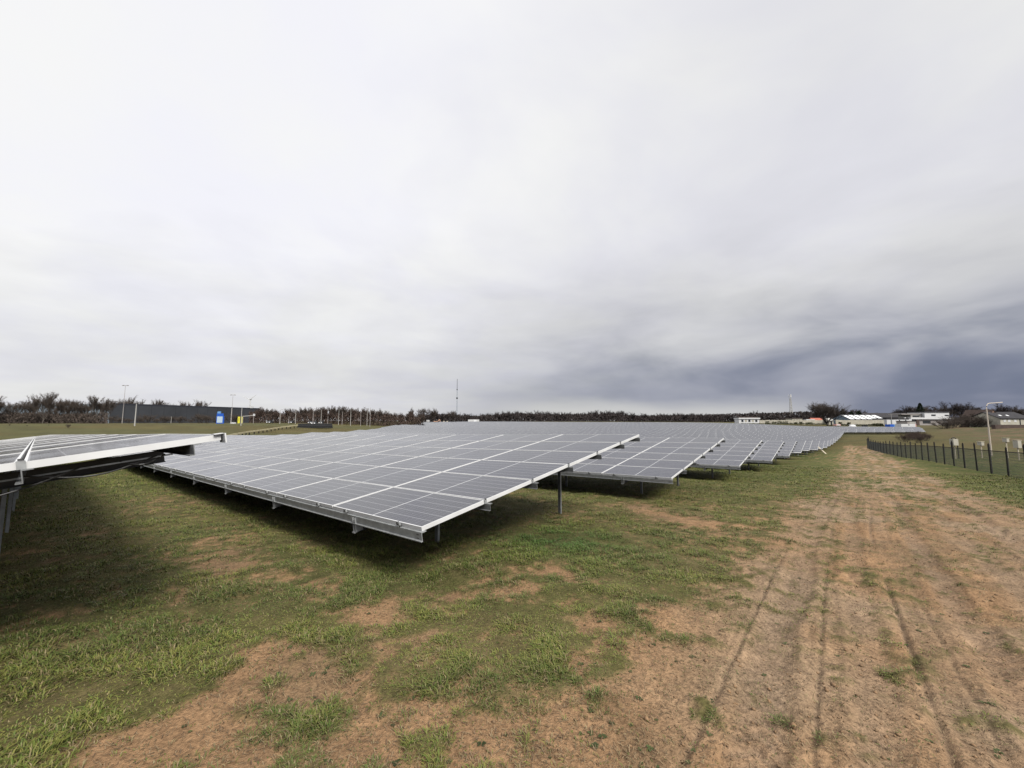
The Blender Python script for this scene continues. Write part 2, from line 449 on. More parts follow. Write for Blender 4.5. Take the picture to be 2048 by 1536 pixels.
def build_ground():
    fwd = np.radians(np.concatenate([np.arange(-63, 20, .25), np.arange(20, 63.01, .16)])); rest = np.radians(np.arange(66, 294.1, 4.0))
    az = np.concatenate([fwd, rest]); n = len(az)
    r1 = [0.35]
    while r1[-1] < 45: r1.append(r1[-1] * 1.0105)
    while r1[-1] < 6000: r1.append(r1[-1] * 1.04)
    rr = np.array(r1)
    AZ, RR = np.meshgrid(az, rr)
    X = np.sin(AZ) * RR; Y = np.cos(AZ) * RR
    Z = ground(X, Y)
    S, T = st_of(X, Y)
    TM = track_mask(X, Y); TU = turf_mask(X, Y)
    fade = 1 - sstep(RR, 26, 60)
    Z = Z + fade * ruts(S, T) * TM
    Z = Z + fade * ((fbm(X, Y, 1.5, 3, 21) - .5) * .09 + (fbm(X, Y, 9, 3, 22) - .5) * .035 * (.35 + TM) + TU * .015)
    Z = Z + (1 - fade) * (fbm(X, Y, .08, 3, 23) - .5) * .25 * sstep(RR, 30, 80)
    # colours
    n1 = fbm(X, Y, 1.3, 4, 31)[..., None]; n2 = fbm(X, Y, 6, 3, 32)[..., None]; n3 = fbm(X, Y, .05, 3, 33)[..., None]; n4 = fbm(X, Y, .4, 3, 34)[..., None]
    soil = SOIL * (1 - sstep(n1, .45, .75)) + SOIL2 * sstep(n1, .45, .75)
    gm = (TM * sstep(fbm(X, Y, .6, 3, 35), .38, .6))[..., None]
    soil = soil * (1 - .75 * gm) + GREY * .75 * gm
    rutf = (np.clip(-ruts(S, T) / .03, -.4, 1) * TM * (1 - sstep(RR, 45, 80)))[..., None]
    soil = soil * (1 - .45 * np.clip(rutf, 0, 1)) + np.array([.255, .185, .132]) * .45 * np.clip(rutf, 0, 1)
    lane = fbm(S * .35, T * 5.0, 1.0, 3, 45)[..., None]; lane2 = fbm(S * .12, T * 2.0, 1.0, 3, 46)[..., None]
    TMx = TM[..., None]
    soil = soil * (1 - TMx * .5) + soil * TMx * .5 * (.55 + .9 * lane)
    soil = soil * (1 - .5 * TMx * sstep(lane2, .4, .65)) + np.array([.262, .186, .120]) * .5 * TMx * sstep(lane2, .4, .65)
    soil = soil * (.78 + .44 * n2)
    turf = TURF * (1 - sstep(n4, .4, .65)) + TURF2 * sstep(n4, .4, .65)
    dryf = (sstep(n2, .5, .75) * .35 + sstep(fbm(X, Y, .9, 3, 36)[..., None], .55, .75) * .35)
    turf = turf * (1 - dryf) + DRY * dryf
    turf = turf * (.72 + .56 * n2)
    lush = (np.exp(-((X - LUSH[0]) ** 2 + (Y - LUSH[1]) ** 2) / .9 ** 2))[..., None]
    turf = turf * (1 - .3 * lush) + np.array([.035, .085, .020]) * .3 * lush
    nearf = (1 - sstep(RR, 10, 26))[..., None]
    turf = turf * (1 - .55 * nearf) + (SOIL2 * .55 * (.7 + .6 * n2) * .6 + turf * .4) * .55 * nearf
    col = soil * (1 - TU[..., None]) + turf * TU[..., None]
    # far fields
    far = sstep(RR, 60, 110)[..., None]
    olive = np.array([.084, .080, .031]); brown = np.array([.125, .088, .050])
    rightf = sstep(X - Y * .95, 5, 30)[..., None] * sstep(RR, 30, 45)[..., None]
    fcol = olive * (1 - sstep(n3, .4, .6)) + olive * np.array([1.12, .98, .95]) * sstep(n3, .4, .6)
    rcol = brown * (1 - sstep(n4, .42, .6)) + np.array([.085, .080, .036]) * sstep(n4, .42, .6)
    fcol = fcol * (.72 + .56 * n4) * (.85 + .3 * fbm(X, Y, .15, 3, 38)[..., None])
    rcol = rcol * (.7 + .6 * fbm(X, Y, .22, 4, 39)[..., None])
    tmf = (1 - TM * (1 - sstep(RR, 100, 140)))[..., None]
    col = col * (1 - far * tmf) + fcol * far * tmf
    beyond = rightf * sstep(-T, 6.5, 8)[..., None]
    col = col * (1 - beyond) + rcol * beyond
    Rn, Cn = X.shape
    vi = np.arange(Rn * Cn).reshape(Rn, Cn)
    a = vi[:-1]; c = vi[1:]
    quad = np.stack([a, c, np.roll(c, -1, 1), np.roll(a, -1, 1)], -1).reshape(-1, 4)
    V = np.stack([X, Y, Z], -1).reshape(-1, 3); CC = col.reshape(-1, 3)
    ctr = TM.reshape(-1)[quad].mean(1)
    is_t = ctr > .5
    cap = np.concatenate([[[0, 0, float(Z[0].mean())]]])
    for nm, sel in (('ground', ~is_t), ('dirt_track', is_t)):
        q = quad[sel]
        used, inv = np.unique(q.ravel(), return_inverse=True)
        vv = V[used]; cc = CC[used]; loops = inv; counts = np.full(len(q), 4)
        inner = {int(u): i for i, u in enumerate(used[:Cn])}
        ring = [inner[i] for i in range(Cn) if i in inner]
        if len(ring) == Cn:   # close the little hole under the viewer
            vv = np.concatenate([vv, cap]); cc = np.concatenate([cc, cc[ring[:1]]])
            tri = []
            for i in range(len(ring)): tri += [ring[i], ring[(i + 1) % len(ring)], len(vv) - 1]
            loops = np.concatenate([loops, tri]); counts = np.concatenate([counts, np.full(len(ring), 3)])
        me = np_mesh(nm, vv, loops, counts, [M['ground']], None, cc, smooth=True)
        me.flip_normals()
        link(nm, me, kind='structure')
gm_ = bpy.data.materials.new('soil_and_turf'); gm_.use_nodes = True
t_ = gm_.node_tree; p_ = t_.nodes['Principled BSDF']; q_ = NB(t_)
at_ = t_.nodes.new('ShaderNodeAttribute'); at_.attribute_name = 'tone'
geo_ = t_.nodes.new('ShaderNodeNewGeometry')
f1 = q_.noise(geo_.outputs['Position'], 38, 4, .65); f2 = q_.noise(geo_.outputs['Position'], 7, 4, .6)
k_ = q_.add(q_.ramp(f1, .25, .75, .62, 1.30), q_.ramp(f2, .3, .7, -.12, .12))
vm_ = t_.nodes.new('ShaderNodeVectorMath'); vm_.operation = 'SCALE'
t_.links.new(at_.outputs['Color'], vm_.inputs[0]); t_.links.new(k_, vm_.inputs[3])
t_.links.new(vm_.outputs[0], p_.inputs['Base Color'])
p_.inputs['Roughness'].default_value = .95; p_.inputs['Specular IOR Level'].default_value = .15
bn_ = t_.nodes.new('ShaderNodeBump'); bn_.inputs['Strength'].default_value = .7; bn_.inputs['Distance'].default_value = .03
t_.links.new(q_.add(f1, q_.mul(q_.noise(geo_.outputs['Position'], 110, 3, .6), .5)), bn_.inputs['Height']); t_.links.new(bn_.outputs[0], p_.inputs['Normal'])
M['ground'] = gm_
build_ground()

# grass blades
bl = bpy.data.materials.new('grass_blade'); bl.use_nodes = True
t_ = bl.node_tree; p_ = t_.nodes['Principled BSDF']
at_ = t_.nodes.new('ShaderNodeAttribute'); at_.attribute_name = 'tone'
t_.links.new(at_.outputs['Color'], p_.inputs['Base Color'])
p_.inputs['Roughness'].default_value = .6; p_.inputs['Specular IOR Level'].default_value = .25
M['blade'] = bl

def micro_z(x, y):
    r = np.hypot(x, y); s, t = st_of(x, y); TM = track_mask(x, y)
    fade = 1 - sstep(r, 26, 60)
    return ground(x, y) + fade * ruts(s, t) * TM + fade * ((fbm(x, y, 1.5, 3, 21) - .5) * .09 + (fbm(x, y, 9, 3, 22) - .5) * .035 * (.35 + TM)), TM

def build_grass():
    N = 330000
    u = rng.random(N)
    r = 1.15 * (36 / 1.15) ** (u ** .88)
    az = np.radians(rng.uniform(-60, 60, N))
    x = np.sin(az) * r; y = np.cos(az) * r
    tu = turf_mask(x, y); keep = rng.random(N) < np.clip(.05 + .95 * tu ** 1.25, 0, 1) * (.55 + .45 * sstep(fbm(x, y, 9, 3, 55), .35, .62))
    x, y, r, tu = x[keep], y[keep], r[keep], tu[keep]
    z, TM = micro_z(x, y)
    n = len(x); B = 5
    big = .55 + .75 * sstep(fbm(x, y, 3.2, 3, 56), .35, .7)
    L = (.016 + .040 * rng.random((n, B)) ** 1.4) * (big * (1 - .35 * TM) * (.6 + .5 * tu))[:, None] * (1 + r[:, None] / 26)
    wd = (.0011 + .0011 * rng.random((n, B))) * (1 + r[:, None] / 5.5)
    th = rng.uniform(0, 2 * np.pi, (n, B)); wind = 2.6
    dx_ = np.cos(th) + .45 * math.cos(wind); dy_ = np.sin(th) + .45 * math.sin(wind)
    nn = np.hypot(dx_, dy_) + 1e-6; dx_ /= nn; dy_ /= nn
    lean = rng.uniform(.35, 1.4, (n, B))
    spread = (.010 + .016 * rng.random((n, B))) * (1 + r[:, None] / 8)
    bx = x[:, None] + dx_ * spread; by = y[:, None] + dy_ * spread; bz_ = z[:, None] - .004 + 0 * bx
    cx, cy = -dy_, dx_
    h1 = L * .55; o1 = L * .30 * lean; h2 = L * np.clip(.95 - .40 * lean, .2, 1); o2 = L * .95 * lean
    v = np.empty((n, B, 4, 3))
    for k, (o, h, w) in enumerate(((0, 0, 0), (o1, h1, 1), (o2, h2, 0), (o1, h1, -1))):
        v[:, :, k, 0] = bx + dx_ * o + cx * wd * w; v[:, :, k, 1] = by + dy_ * o + cy * wd * w; v[:, :, k, 2] = bz_ + h
    g1 = np.array([.080, .125, .020]); g2 = np.array([.205, .190, .050]); straw = np.array([.27, .215, .11]); deep = np.array([.034, .062, .017])
    a = rng.random((n, B, 1)); tuft = sstep(fbm(x, y, 1.4, 3, 57), .35, .65)[:, None, None]
    c = g1 * (1 - a) + g2 * a
    c = c * (1 - .45 * tuft) + deep * .45 * tuft
    isd = (rng.random((n, B, 1)) < (.16 + .45 * (1 - tu[:, None, None])))
    c = np.where(isd, straw * (.40 + .6 * a), c)
    lush = (np.exp(-((x - LUSH[0]) ** 2 + (y - LUSH[1]) ** 2) / 1.0 ** 2))[:, None, None]
    c = c * (1 - .7 * lush) + np.array([.040, .115, .022]) * .7 * lush
    col = np.repeat(c[:, :, None, :], 4, 2)
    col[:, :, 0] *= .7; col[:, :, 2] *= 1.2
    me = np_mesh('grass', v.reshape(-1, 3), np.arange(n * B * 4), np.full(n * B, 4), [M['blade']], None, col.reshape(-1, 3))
    o = link('grass', me, kind='stuff'); o['label'] = 'short patchy grass tufts growing out of the sandy soil'; o['category'] = 'grass'
    # low rosettes of broad weeds
    K = 800; rr_ = 1.3 * (16 / 1.3) ** rng.random(K); az = np.radians(rng.uniform(-58, 58, K)); x = np.sin(az) * rr_; y = np.cos(az) * rr_
    z, TM = micro_z(x, y); nl = 6; th = rng.uniform(0, 6.28, (K, 1)) + np.arange(nl)[None] * 1.047 + rng.uniform(-.3, .3, (K, nl)); Lw = rng.uniform(.010, .030, (K, 1)) * rng.uniform(.6, 1.2, (K, nl))
    v = np.empty((K, nl, 4, 3)); dx_, dy_ = np.cos(th), np.sin(th)
    for k, (o_, w_, h_) in enumerate(((.1, 0, 0), (.6, .32, .25), (1, 0, .15), (.6, -.32, .25))):
        v[:, :, k, 0] = x[:, None] + Lw * (dx_ * o_ - dy_ * w_); v[:, :, k, 1] = y[:, None] + Lw * (dy_ * o_ + dx_ * w_); v[:, :, k, 2] = z[:, None] + .003 + Lw * h_
    c = np.repeat(np.array([[.048, .062, .020]]), K, 0) * rng.uniform(.6, 1.5, (K, 1))
    me = np_mesh('weeds', v.reshape(-1, 3), np.arange(K * nl * 4), np.full(K * nl, 4), [M['blade']], None, np.repeat(c, nl * 4, 0))
    o = link('weeds', me, kind='stuff'); o['label'] = 'small flat weed rosettes dotted through the turf'
    # flattened straw and broken stalks lying on the bare soil
    N = 60000
    r = 1.15 * (22 / 1.15) ** rng.random(N); az = np.radians(rng.uniform(-60, 60, N)); x = np.sin(az) * r; y = np.cos(az) * r
    z, TM = micro_z(x, y); th = rng.uniform(0, 2 * np.pi, N); ln = rng.uniform(.006, .034, N) * (1 + r / 20); w = rng.uniform(.0006, .0014, N) * (1 + r / 5)
    dx_, dy_ = np.cos(th), np.sin(th); v = np.empty((N, 4, 3))
    lift = rng.uniform(.003, .016, N)
    for k, (o, ww, zz_) in enumerate(((-1, 1, 0), (-1, -1, 0), (1, -1, 1), (1, 1, 1))):
        v[:, k, 0] = x + dx_ * ln * o * .5 - dy_ * w * ww; v[:, k, 1] = y + dy_ * ln * o * .5 + dx_ * w * ww; v[:, k, 2] = z + .003 + lift * zz_
    a = rng.random((N, 1)); c = np.array([.30, .215, .12]) * a + np.array([.085, .055, .035]) * (1 - a)
    me = np_mesh('straw_litter', v.reshape(-1, 3), np.arange(N * 4), np.full(N, 4), [M['blade']], None, np.repeat(c, 4, 0))
    o = link('straw_litter', me, kind='stuff'); o['label'] = 'dry straw and broken stalks scattered over the soil'
    # clods of dug-up earth
    N = 17000
    r = 1.3 * (26 / 1.3) ** rng.random(N); az = np.radians(rng.uniform(-60, 60, N)); x = np.sin(az) * r; y = np.cos(az) * r
    z, TM = micro_z(x, y); tu = turf_mask(x, y); k = rng.random(N) < (.10 + .9 * TM) * (1 - .6 * tu)
    x, y, z, r = x[k], y[k], z[k], r[k]; N = len(x)
    sz = rng.gamma(1.6, .0024, N) * (1 + r / 12) + .002
    oc = np.array([(1, 0, 0), (.3, .95, 0), (-.8, .6, 0), (-.8, -.6, 0), (.3, -.95, 0), (.1, .1, .75), (0, 0, -.6)])
    th = rng.uniform(0, 2 * np.pi, N); v = np.repeat(oc[None], N, 0) * rng.uniform(.6, 1.35, (N, 7, 1)) * sz[:, None, None]
    vx = v[..., 0] * np.cos(th)[:, None] - v[..., 1] * np.sin(th)[:, None]; vy = v[..., 0] * np.sin(th)[:, None] + v[..., 1] * np.cos(th)[:, None]
    v[..., 0] = vx + x[:, None]; v[..., 1] = vy + y[:, None]; v[..., 2] += z[:, None] + .002
    tri = np.array([(0, 1, 5), (1, 2, 5), (2, 3, 5), (3, 4, 5), (4, 0, 5), (1, 0, 6), (2, 1, 6), (3, 2, 6), (4, 3, 6), (0, 4, 6)])
    loops = ((np.arange(N) * 7)[:, None, None] + tri[None]).ravel()
    a = rng.random((N, 1)); c = SOIL * (1 - a) * .95 + SOIL2 * .75 * a
    me = np_mesh('soil_clods', v.reshape(-1, 3), loops, np.full(N * 10, 3), [M['blade']], None, np.repeat(c, 7, 0))
    o = link('soil_clods', me, kind='stuff'); o['label'] = 'small crumbly clods of brown earth along the track'
build_grass()

# ------------------------------------------------------------------ solar tables
MW, MH, NR = 2.141, 1.06, 6          # pitch along the row, pitch up the slope, modules up the slope
ML, MD = 2.118, 1.038                # one module
def module_mesh():
    q = MB(); a, c, l, d = ML / 2, MD / 2, .015, .048
    q.box(-a, a, -c, -c + l, -d, 0, 'alu'); q.box(-a, a, c - l, c, -d, 0, 'alu')
    q.box(-a, -a + l, -c + l, c - l, -d, 0, 'alu'); q.box(a - l, a, -c + l, c - l, -d, 0, 'alu')
    q.face([(-a + l, -c + l, -.003), (a - l, -c + l, -.003), (a - l, c - l, -.003), (-a + l, c - l, -.003)], 'glass')
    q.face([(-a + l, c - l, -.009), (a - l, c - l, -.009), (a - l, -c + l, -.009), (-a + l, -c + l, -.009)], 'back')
    return q.mesh('solar_module')
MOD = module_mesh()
def clamp_mesh():
    q = MB(); q.box(-.035, .035, -.018, .006, -.058, -.030, 'clamp'); q.box(-.028, -.010, -.024, .004, -.030, .006, 'clamp'); q.box(.012, .030, -.024, .004, -.030, .004, 'zinc'); q.box(-.012, .012, -.030, -.018, -.050, -.034, 'zinc')
    return q.mesh('clamp')
CLAMP = clamp_mesh()
def end_clamp_mesh():
    q = MB(); q.box(-.001, .012, -.020, .020, -.050, .004, 'zinc'); q.box(-.014, -.001, -.020, .020, .001, .004, 'zinc'); q.box(.004, .016, -.012, .012, .006, .018, 'zinc_dark')
    return q.mesh('end_clamp')
ECLAMP = end_clamp_mesh()
def cprof(q, x0, x1, y, z_top, depth, flange, m, th=.006):
    """a C-shaped rail running along x"""
    q.box(x0, x1, y - th / 2, y + th / 2, z_top - depth, z_top, m)
    q.box(x0, x1, y + th / 2, y + flange, z_top - th, z_top - .0005, m)
    q.box(x0, x1, y - th / 2 - flange * .55, y - th / 2, z_top - depth, z_top - depth + th, m)
def bracket_mesh():
    q = MB(); q.box(-.028, .028, -.030, -.022, -.270, -.100, 'zinc'); q.box(-.034, -.028, -.045, .06, -.262, -.07, 'zinc'); q.box(.028, .034, -.045, .06, -.262, -.07, 'zinc')
    q.box(-.045, .02, -.060, -.030, -.276, -.262, 'zinc'); q.box(-.010, .012, -.040, -.030, -.170, -.148, 'clamp')
    return q.mesh('rail_bracket')
BRACKET = bracket_mesh()
RAFT0, RAFTP = 1.45, 2.88

def near_table(k, O, u, v, L_cols, label, full=True, raft0=RAFT0):
    O = Vector(O) + Vector((0, 0, EYE)); u = Vector(u).normalized(); v = Vector(v)
    v = (v - u * v.dot(u)).normalized(); n = (-u).cross(v)
    root = thing('solar_table', label, 'solar table', group='tables of the solar farm standing in parallel rows')
    mw = Matrix(((-u.x, v.x, n.x, O.x), (-u.y, v.y, n.y, O.y), (-u.z, v.z, n.z, O.z), (0, 0, 0, 1)))
    root.matrix_world = mw
    L = L_cols * MW; rn = random.Random(k)
    for c in range(L_cols):
        for r in range(NR):
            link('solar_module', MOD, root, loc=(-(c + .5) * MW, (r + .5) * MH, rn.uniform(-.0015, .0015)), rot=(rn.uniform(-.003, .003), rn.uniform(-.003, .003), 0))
        if c < 16:
            for f_ in (.2, .8):
                link('clamp', CLAMP, root, loc=(-(c + f_) * MW, -.001, 0))
    for r in range(1, NR):
        link('end_clamp', ECLAMP, root, loc=(-.010, r * MH, 0))
    for r in range(NR + 1):
        q = MB(); y = [.035, 1.06, 2.12, 3.18, 4.24, 5.30, 6.15][r]
        if r == 0:
            q.box(.02, -L, -.022, -.014, -.150, -.052, 'zinc'); q.box(.02, -L, -.014, .050, -.062, -.0525, 'zinc'); q.box(.035, -L, -.048, -.022, -.152, -.143, 'zinc')
            for hz in (-.082, -.125): q.box(-.030, -.075, -.0235, -.0222, hz - .006, hz + .006, 'clamp')
        else:
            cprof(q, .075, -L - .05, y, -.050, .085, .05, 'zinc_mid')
        q.build('purlin', root)
    # rafters with their posts
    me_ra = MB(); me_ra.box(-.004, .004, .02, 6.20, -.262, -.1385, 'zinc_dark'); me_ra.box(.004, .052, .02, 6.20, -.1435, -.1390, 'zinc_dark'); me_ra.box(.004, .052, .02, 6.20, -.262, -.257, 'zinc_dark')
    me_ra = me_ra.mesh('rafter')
    x = raft0
    while x < L - .2:
        link('rafter', me_ra, root, loc=(-x, 0, 0)); link('rail_bracket', BRACKET, root, loc=(-x, 0, 0))
        for yy in (1.42, 5.09):
            top = mw @ Vector((-x - .03, yy, -.20)); g = gz(top.x, top.y) - .3
            h = top.z - g
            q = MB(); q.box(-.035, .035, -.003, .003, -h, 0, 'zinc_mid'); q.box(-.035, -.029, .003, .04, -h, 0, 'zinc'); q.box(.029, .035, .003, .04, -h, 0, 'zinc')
            me = q.mesh('post')
            o = link('post', me, root); inv = mw.inverted()
            ang = math.atan2(-u.y, -u.x)
            o.matrix_local = inv @ Matrix.Translation(top) @ Matrix.Rotation(ang, 4, 'Z')
        x += RAFTP
    return root, mw

tilt_v = np.array([0.63627508, 0.758643, 0.14005293])
s0, PCH = 2.89, 8.541
ordw = ['', '', '', 'third', 'fourth', 'fifth', 'sixth', 'seventh', 'eighth', 'ninth', 'tenth', 'eleventh', 'twelfth', 'thirteenth', 'fourteenth', 'fifteenth', 'sixteenth', 'seventeenth', 'eighteenth', 'nineteenth', 'twentieth', 'twenty-first', 'twenty-second', 'twenty-third', 'twenty-fourth', 'twenty-fifth', 'twenty-sixth']
# right lower corners, from the measured joints (x, y, z relative to the eye)
C0 = np.array([-2.41, 3.34, -.105]) - tilt_v * 6.36
near = {0: (C0, -.022, 30), 1: ((-1.029, 4.651, -1.20), -.0246, 30), 2: ((4.42, 11.22, -1.57), -.0205, 30), 3: ((9.97, 17.71, -1.96), -.0165, 32), 4: ((15.55, 24.18, -2.36), -.0095, 36), 5: ((21.08, 30.70, -2.65), -.0075, 40)}
labels = {0: 'nearest solar table at the left edge, seen end-on with cables under its white frame',
          1: 'big solar table in the centre foreground with one low corner pointing at the viewer',
          2: 'second solar table back, right behind the big foreground one, low corner over dark shade'}
for k, (O, sl, nc) in near.items():
    uu = np.array([UX, UY, sl]); lab = labels.get(k, f'{ordw[k]} solar table back, its end showing beside the dirt track')
    root, mw = near_table(k, O, uu, tilt_v, nc, lab)
    if k == 0:
        q = MB(); cb = MB()
        q.box(-.13, -.10, 5.60, 6.05, -.115, -.105, 'zinc'); q.box(-.20, -.17, 5.0, 5.62, -.120, -.110, 'zinc')
        q.build('cable_tray', root)
        for (y0, y1, dip) in ((4.7, 5.55, .10), (5.3, 5.95, .07), (5.75, 6.0, .05)):
            pts = [(-.10 - .02 * math.sin(i), y0 + (y1 - y0) * i / 10, -.10 - dip * math.sin(math.pi * i / 10)) for i in range(11)]
            c_ = MB(); c_.tube(pts, .006, 'black', 6); c_.build('cable', root)
        q = MB(); q.box(-.10, .055, 6.362, 6.372, -.075, .004, 'alu'); q.box(-.06, .02, 6.30, 6.362, .001, .007, 'alu'); q.build('corner_plate', root)

# far rows
def endxy_left(s):
    P = [(57, -40), (79, -39), (107, -41), (140, -45), (190, -52), (252, -61), (323, -72), (420, -86)]
    ys = np.array([p[0] for p in P]); xs = np.array([p[1] for p in P]); yy = np.linspace(57, 420, 800); xx = np.interp(yy, ys, xs)
    i = np.argmin(abs(xx * HX + yy * HY - s)); return st_of(xx[i], yy[i])[1]
for k in range(6, 26):
    s_lo = s0 + PCH * (k - 1)
    if k == 6: tr = 3.63
    elif k == 7: tr = 3.58
    elif k < 20: tr = 3.3 - (k - 8) * .15
    else: tr = -16.4 - (k - 20) * .6
    if s_lo > 215: break
    tl = endxy_left(s_lo + 3); nc = int((tl - tr) / MW)
    ts = tr + np.arange(nc + 1) * MW
    X, Y = xy_of(np.full_like(ts, s_lo), ts); G = ground(X, Y)
    z = G + .70
    # the rails are straight over long stretches: smooth the heights
    ker = np.ones(9) / 9; zp = np.pad(z, 4, mode='reflect', reflect_type='odd'); z = np.convolve(zp, ker, 'valid')
    cs = 6.36 * math.cos(R(8.05)); rise = 6.36 * math.sin(R(8.05))
    root = thing('solar_table', f'{ordw[k]} row of solar panels back' + (', reaching right past the end of the track' if k >= 20 else ', its end stepping along the track edge'), 'solar table', loc=(X[0], Y[0], z[0]), group='tables of the solar farm standing in parallel rows')
    ox, oy, oz = X[0], Y[0], z[0]
    def pt(ci, rr_, dn):       # ci column coordinate, rr_ metres up the slope, dn metres off the plane
        tt = tr + ci * MW; zl = np.interp(ci, np.arange(nc + 1), z)
        ss = s_lo + rr_ * math.cos(R(8.05)) - dn * math.sin(R(8.05))
        x_, y_ = xy_of(ss, tt); return np.stack([x_ - ox, y_ - oy, zl + rr_ * math.sin(R(8.05)) + dn * math.cos(R(8.05)) - oz], -1)
    # frames: grid slab, top face per column strip
    ci = np.arange(nc)[:, None] * 1.0; ri = np.arange(NR)[None] * 1.0; g = .009 / MW; hgap = .007
    cA = (ci + g + 0 * ri).ravel(); cB = (ci + 1 - g + 0 * ri).ravel(); rA = (ri * MH + hgap + 0 * ci).ravel(); rB = (ri * MH + MH - hgap + 0 * ci).ravel()
    def quadset(ca, cb, ra, rb, dn):
        return np.stack([pt(cb, ra, dn), pt(ca, ra, dn), pt(ca, rb, dn), pt(cb, rb, dn)], 1)
    top = quadset(cA, cB, rA, rB, 0.0); bot = quadset(cA, cB, rA, rB, -.045)
    l = .012
    gl = quadset(cA + l / MW, cB - l / MW, rA + l, rB - l, .003)
    nq = len(top)
    V = np.concatenate([top, bot], 1).reshape(-1, 3); bi = (np.arange(nq) * 8)[:, None]
    F = np.concatenate([bi + np.array([q]) for q in ((0, 1, 2, 3), (7, 6, 5, 4), (0, 4, 5, 1), (1, 5, 6, 2), (2, 6, 7, 3), (3, 7, 4, 0))], 1).ravel()
    me = np_mesh('module_frames', V, F, np.full(nq * 6, 4), [M['alu']])
    link('module_frames', me, root, 'stuff')
    me = np_mesh('module_glass', gl.reshape(-1, 3), np.arange(nq * 4), np.full(nq, 4), [M['glass_far']])
    link('module_glass', me, root, 'stuff')
    # front rail
    cc = np.arange(nc + 1) * 1.0
    a1, a2, a3 = pt(cc, -.02, -.05), pt(cc, -.02, -.15), pt(cc, .04, -.15)
    V = np.concatenate([a1, a2, a3]); m_ = nc + 1; i0 = np.arange(nc)
    F = np.concatenate([np.stack([i0 + 1, i0, i0 + m_, i0 + m_ + 1], 1), np.stack([i0 + m_ + 1, i0 + m_, i0 + 2 * m_, i0 + 2 * m_ + 1], 1)]).ravel()
    link('front_rail', np_mesh('front_rail', V, F, np.full(nc * 2, 4), [M['zinc']]), root)
    q = MB(); q2 = MB()
    x = RAFT0 / MW
    while x < min(nc, 60):
        for yy in (1.42, 5.09):
            p = pt(np.array(x), yy, -.15); gg = gz(p[0] + ox, p[1] + oy) - .2 - oz
            q.box(p[0] - .04, p[0] + .04, p[1] - .03, p[1] + .03, gg, p[2], 'zinc')
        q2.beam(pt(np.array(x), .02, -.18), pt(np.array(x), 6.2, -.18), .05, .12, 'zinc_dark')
        x += RAFTP / MW
    q.build('posts', root, 'stuff'); q2.build('rafters', root, 'stuff')

# pale plank leaning on the ninth row
p0 = hit(1652, 908, 20, 120); Yp = p0[1]
a = Vector((p0[0], p0[1], gz(*p0))); c = at(1632, 890, Yp + 1.2)
q = MB(); q.beam(a, c, .22, .06, 'wood'); o = q.build('plank'); o['label'] = 'pale plank leaning against the end of a panel row beside the track'; o['category'] = 'plank'

# ------------------------------------------------------------------ fence on the right
def fence():
    x0, y0 = 1.274 * 20.5, 20.5; rd = Vector((.585, .811)).normalized()
    root = thing('wire_fence', 'dark post and wire mesh fence along the right side of the dirt track', 'fence', loc=(x0, y0, gz(x0, y0)))
    o0 = Vector((x0, y0, gz(x0, y0))); prev = None; q = MB(); rn = random.Random(5)
    pm = MB(); pm.box(-.034, .034, -.034, .034, -.3, 1.66, 'post'); pm.box(-.018, .018, -.018, .018, 1.60, 1.72, 'post'); pm = pm.mesh('fence_post')
    n = 30
    for i in range(-4, n):
        a = 2.45 * i; x = x0 + rd.x * a; y = y0 + rd.y * a
        if i > n - 5: x += (i - n + 5) * .4
        z = gz(x, y); top = z + 1.40
        o = link('fence_post', pm, root, loc=(x - o0.x, y - o0.y, z - o0.z), rot=(rn.uniform(-.02, .02), rn.uniform(-.02, .02), rn.uniform(0, .5)))
        o.scale = (1, 1, rn.uniform(.94, 1.08))
        cur = Vector((x, y, z)) - o0
        if prev is not None:
            for h in (.05, .2, .35, .5, .65, .8, .95, 1.1, 1.25):
                q.beam(prev + Vector((0, 0, h)), cur + Vector((0, 0, h)), .011, .011, 'wire')
            q.beam(prev + Vector((0, 0, 1.38)), cur + Vector((0, 0, 1.38)), .045, .045, 'post')
            m = 24
            for j in range(1, m):
                p = prev.lerp(cur, j / m); q.beam(p + Vector((0, 0, .03)), p + Vector((0, 0, 1.38)), .008, .008, 'wire')
        prev = cur
    q.build('wire_mesh', root, 'stuff')
    # return leg at the far corner
fence()

# ------------------------------------------------------------------ lamps, masts, signs
def lamp(px, py_top, Y, label, name='street_lamp', m='pole', head='post', rad=.10, group=None, arm=0):
    f = foot(px, Y); top = at(px, py_top, Y); f.x = top.x
    f = Vector((top.x, Y, gz(top.x, Y))); h = top.z - f.z
    root = thing(name, label, 'lamp post' if 'lamp' in name else 'pole', loc=f, group=group)
    q = MB(); q.tube([(0, 0, -.2), (0, 0, h * .5), (0, 0, h)], [rad, rad * .8, rad * .55], m, 8); q.build('pole', root)
    if head == 'twin':
        q = MB(); q.beam((-1.1, 0, h), (1.1, 0, h), .22, .10, m); q.tube([(-1.3, 0, h - .02), (-.6, 0, h + .05)], [.14, .2], 'pole_dull', 6); q.tube([(1.3, 0, h - .02), (.6, 0, h + .05)], [.14, .2], 'pole_dull', 6); q.build('lamp_head', root)
    elif head == 'small':
        q = MB(); q.tube([(0, 0, h), (.5, 0, h + .12), (1.0, 0, h + .12)], [.06, .06, .10], m, 6); q.build('lamp_head', root)
    return root
lamp(251, 771, 165, 'very tall thin lamp mast with a small twin head above the warehouse corner', m='pole_dull', head='twin', rad=.10)
lamp(466, 790, 190, 'tall thin lamp mast with a twin head right of the blue sign', m='pole_dull', head='twin', rad=.10)
lamp(273, 808, 105, 'pale pole in front of the dark warehouse, nearest of the left poles', name='pole', head='none', rad=.15)
lamp(247, 814, 170, 'pale pole just left of the taller one before the warehouse', name='pole', head='none', rad=.17)
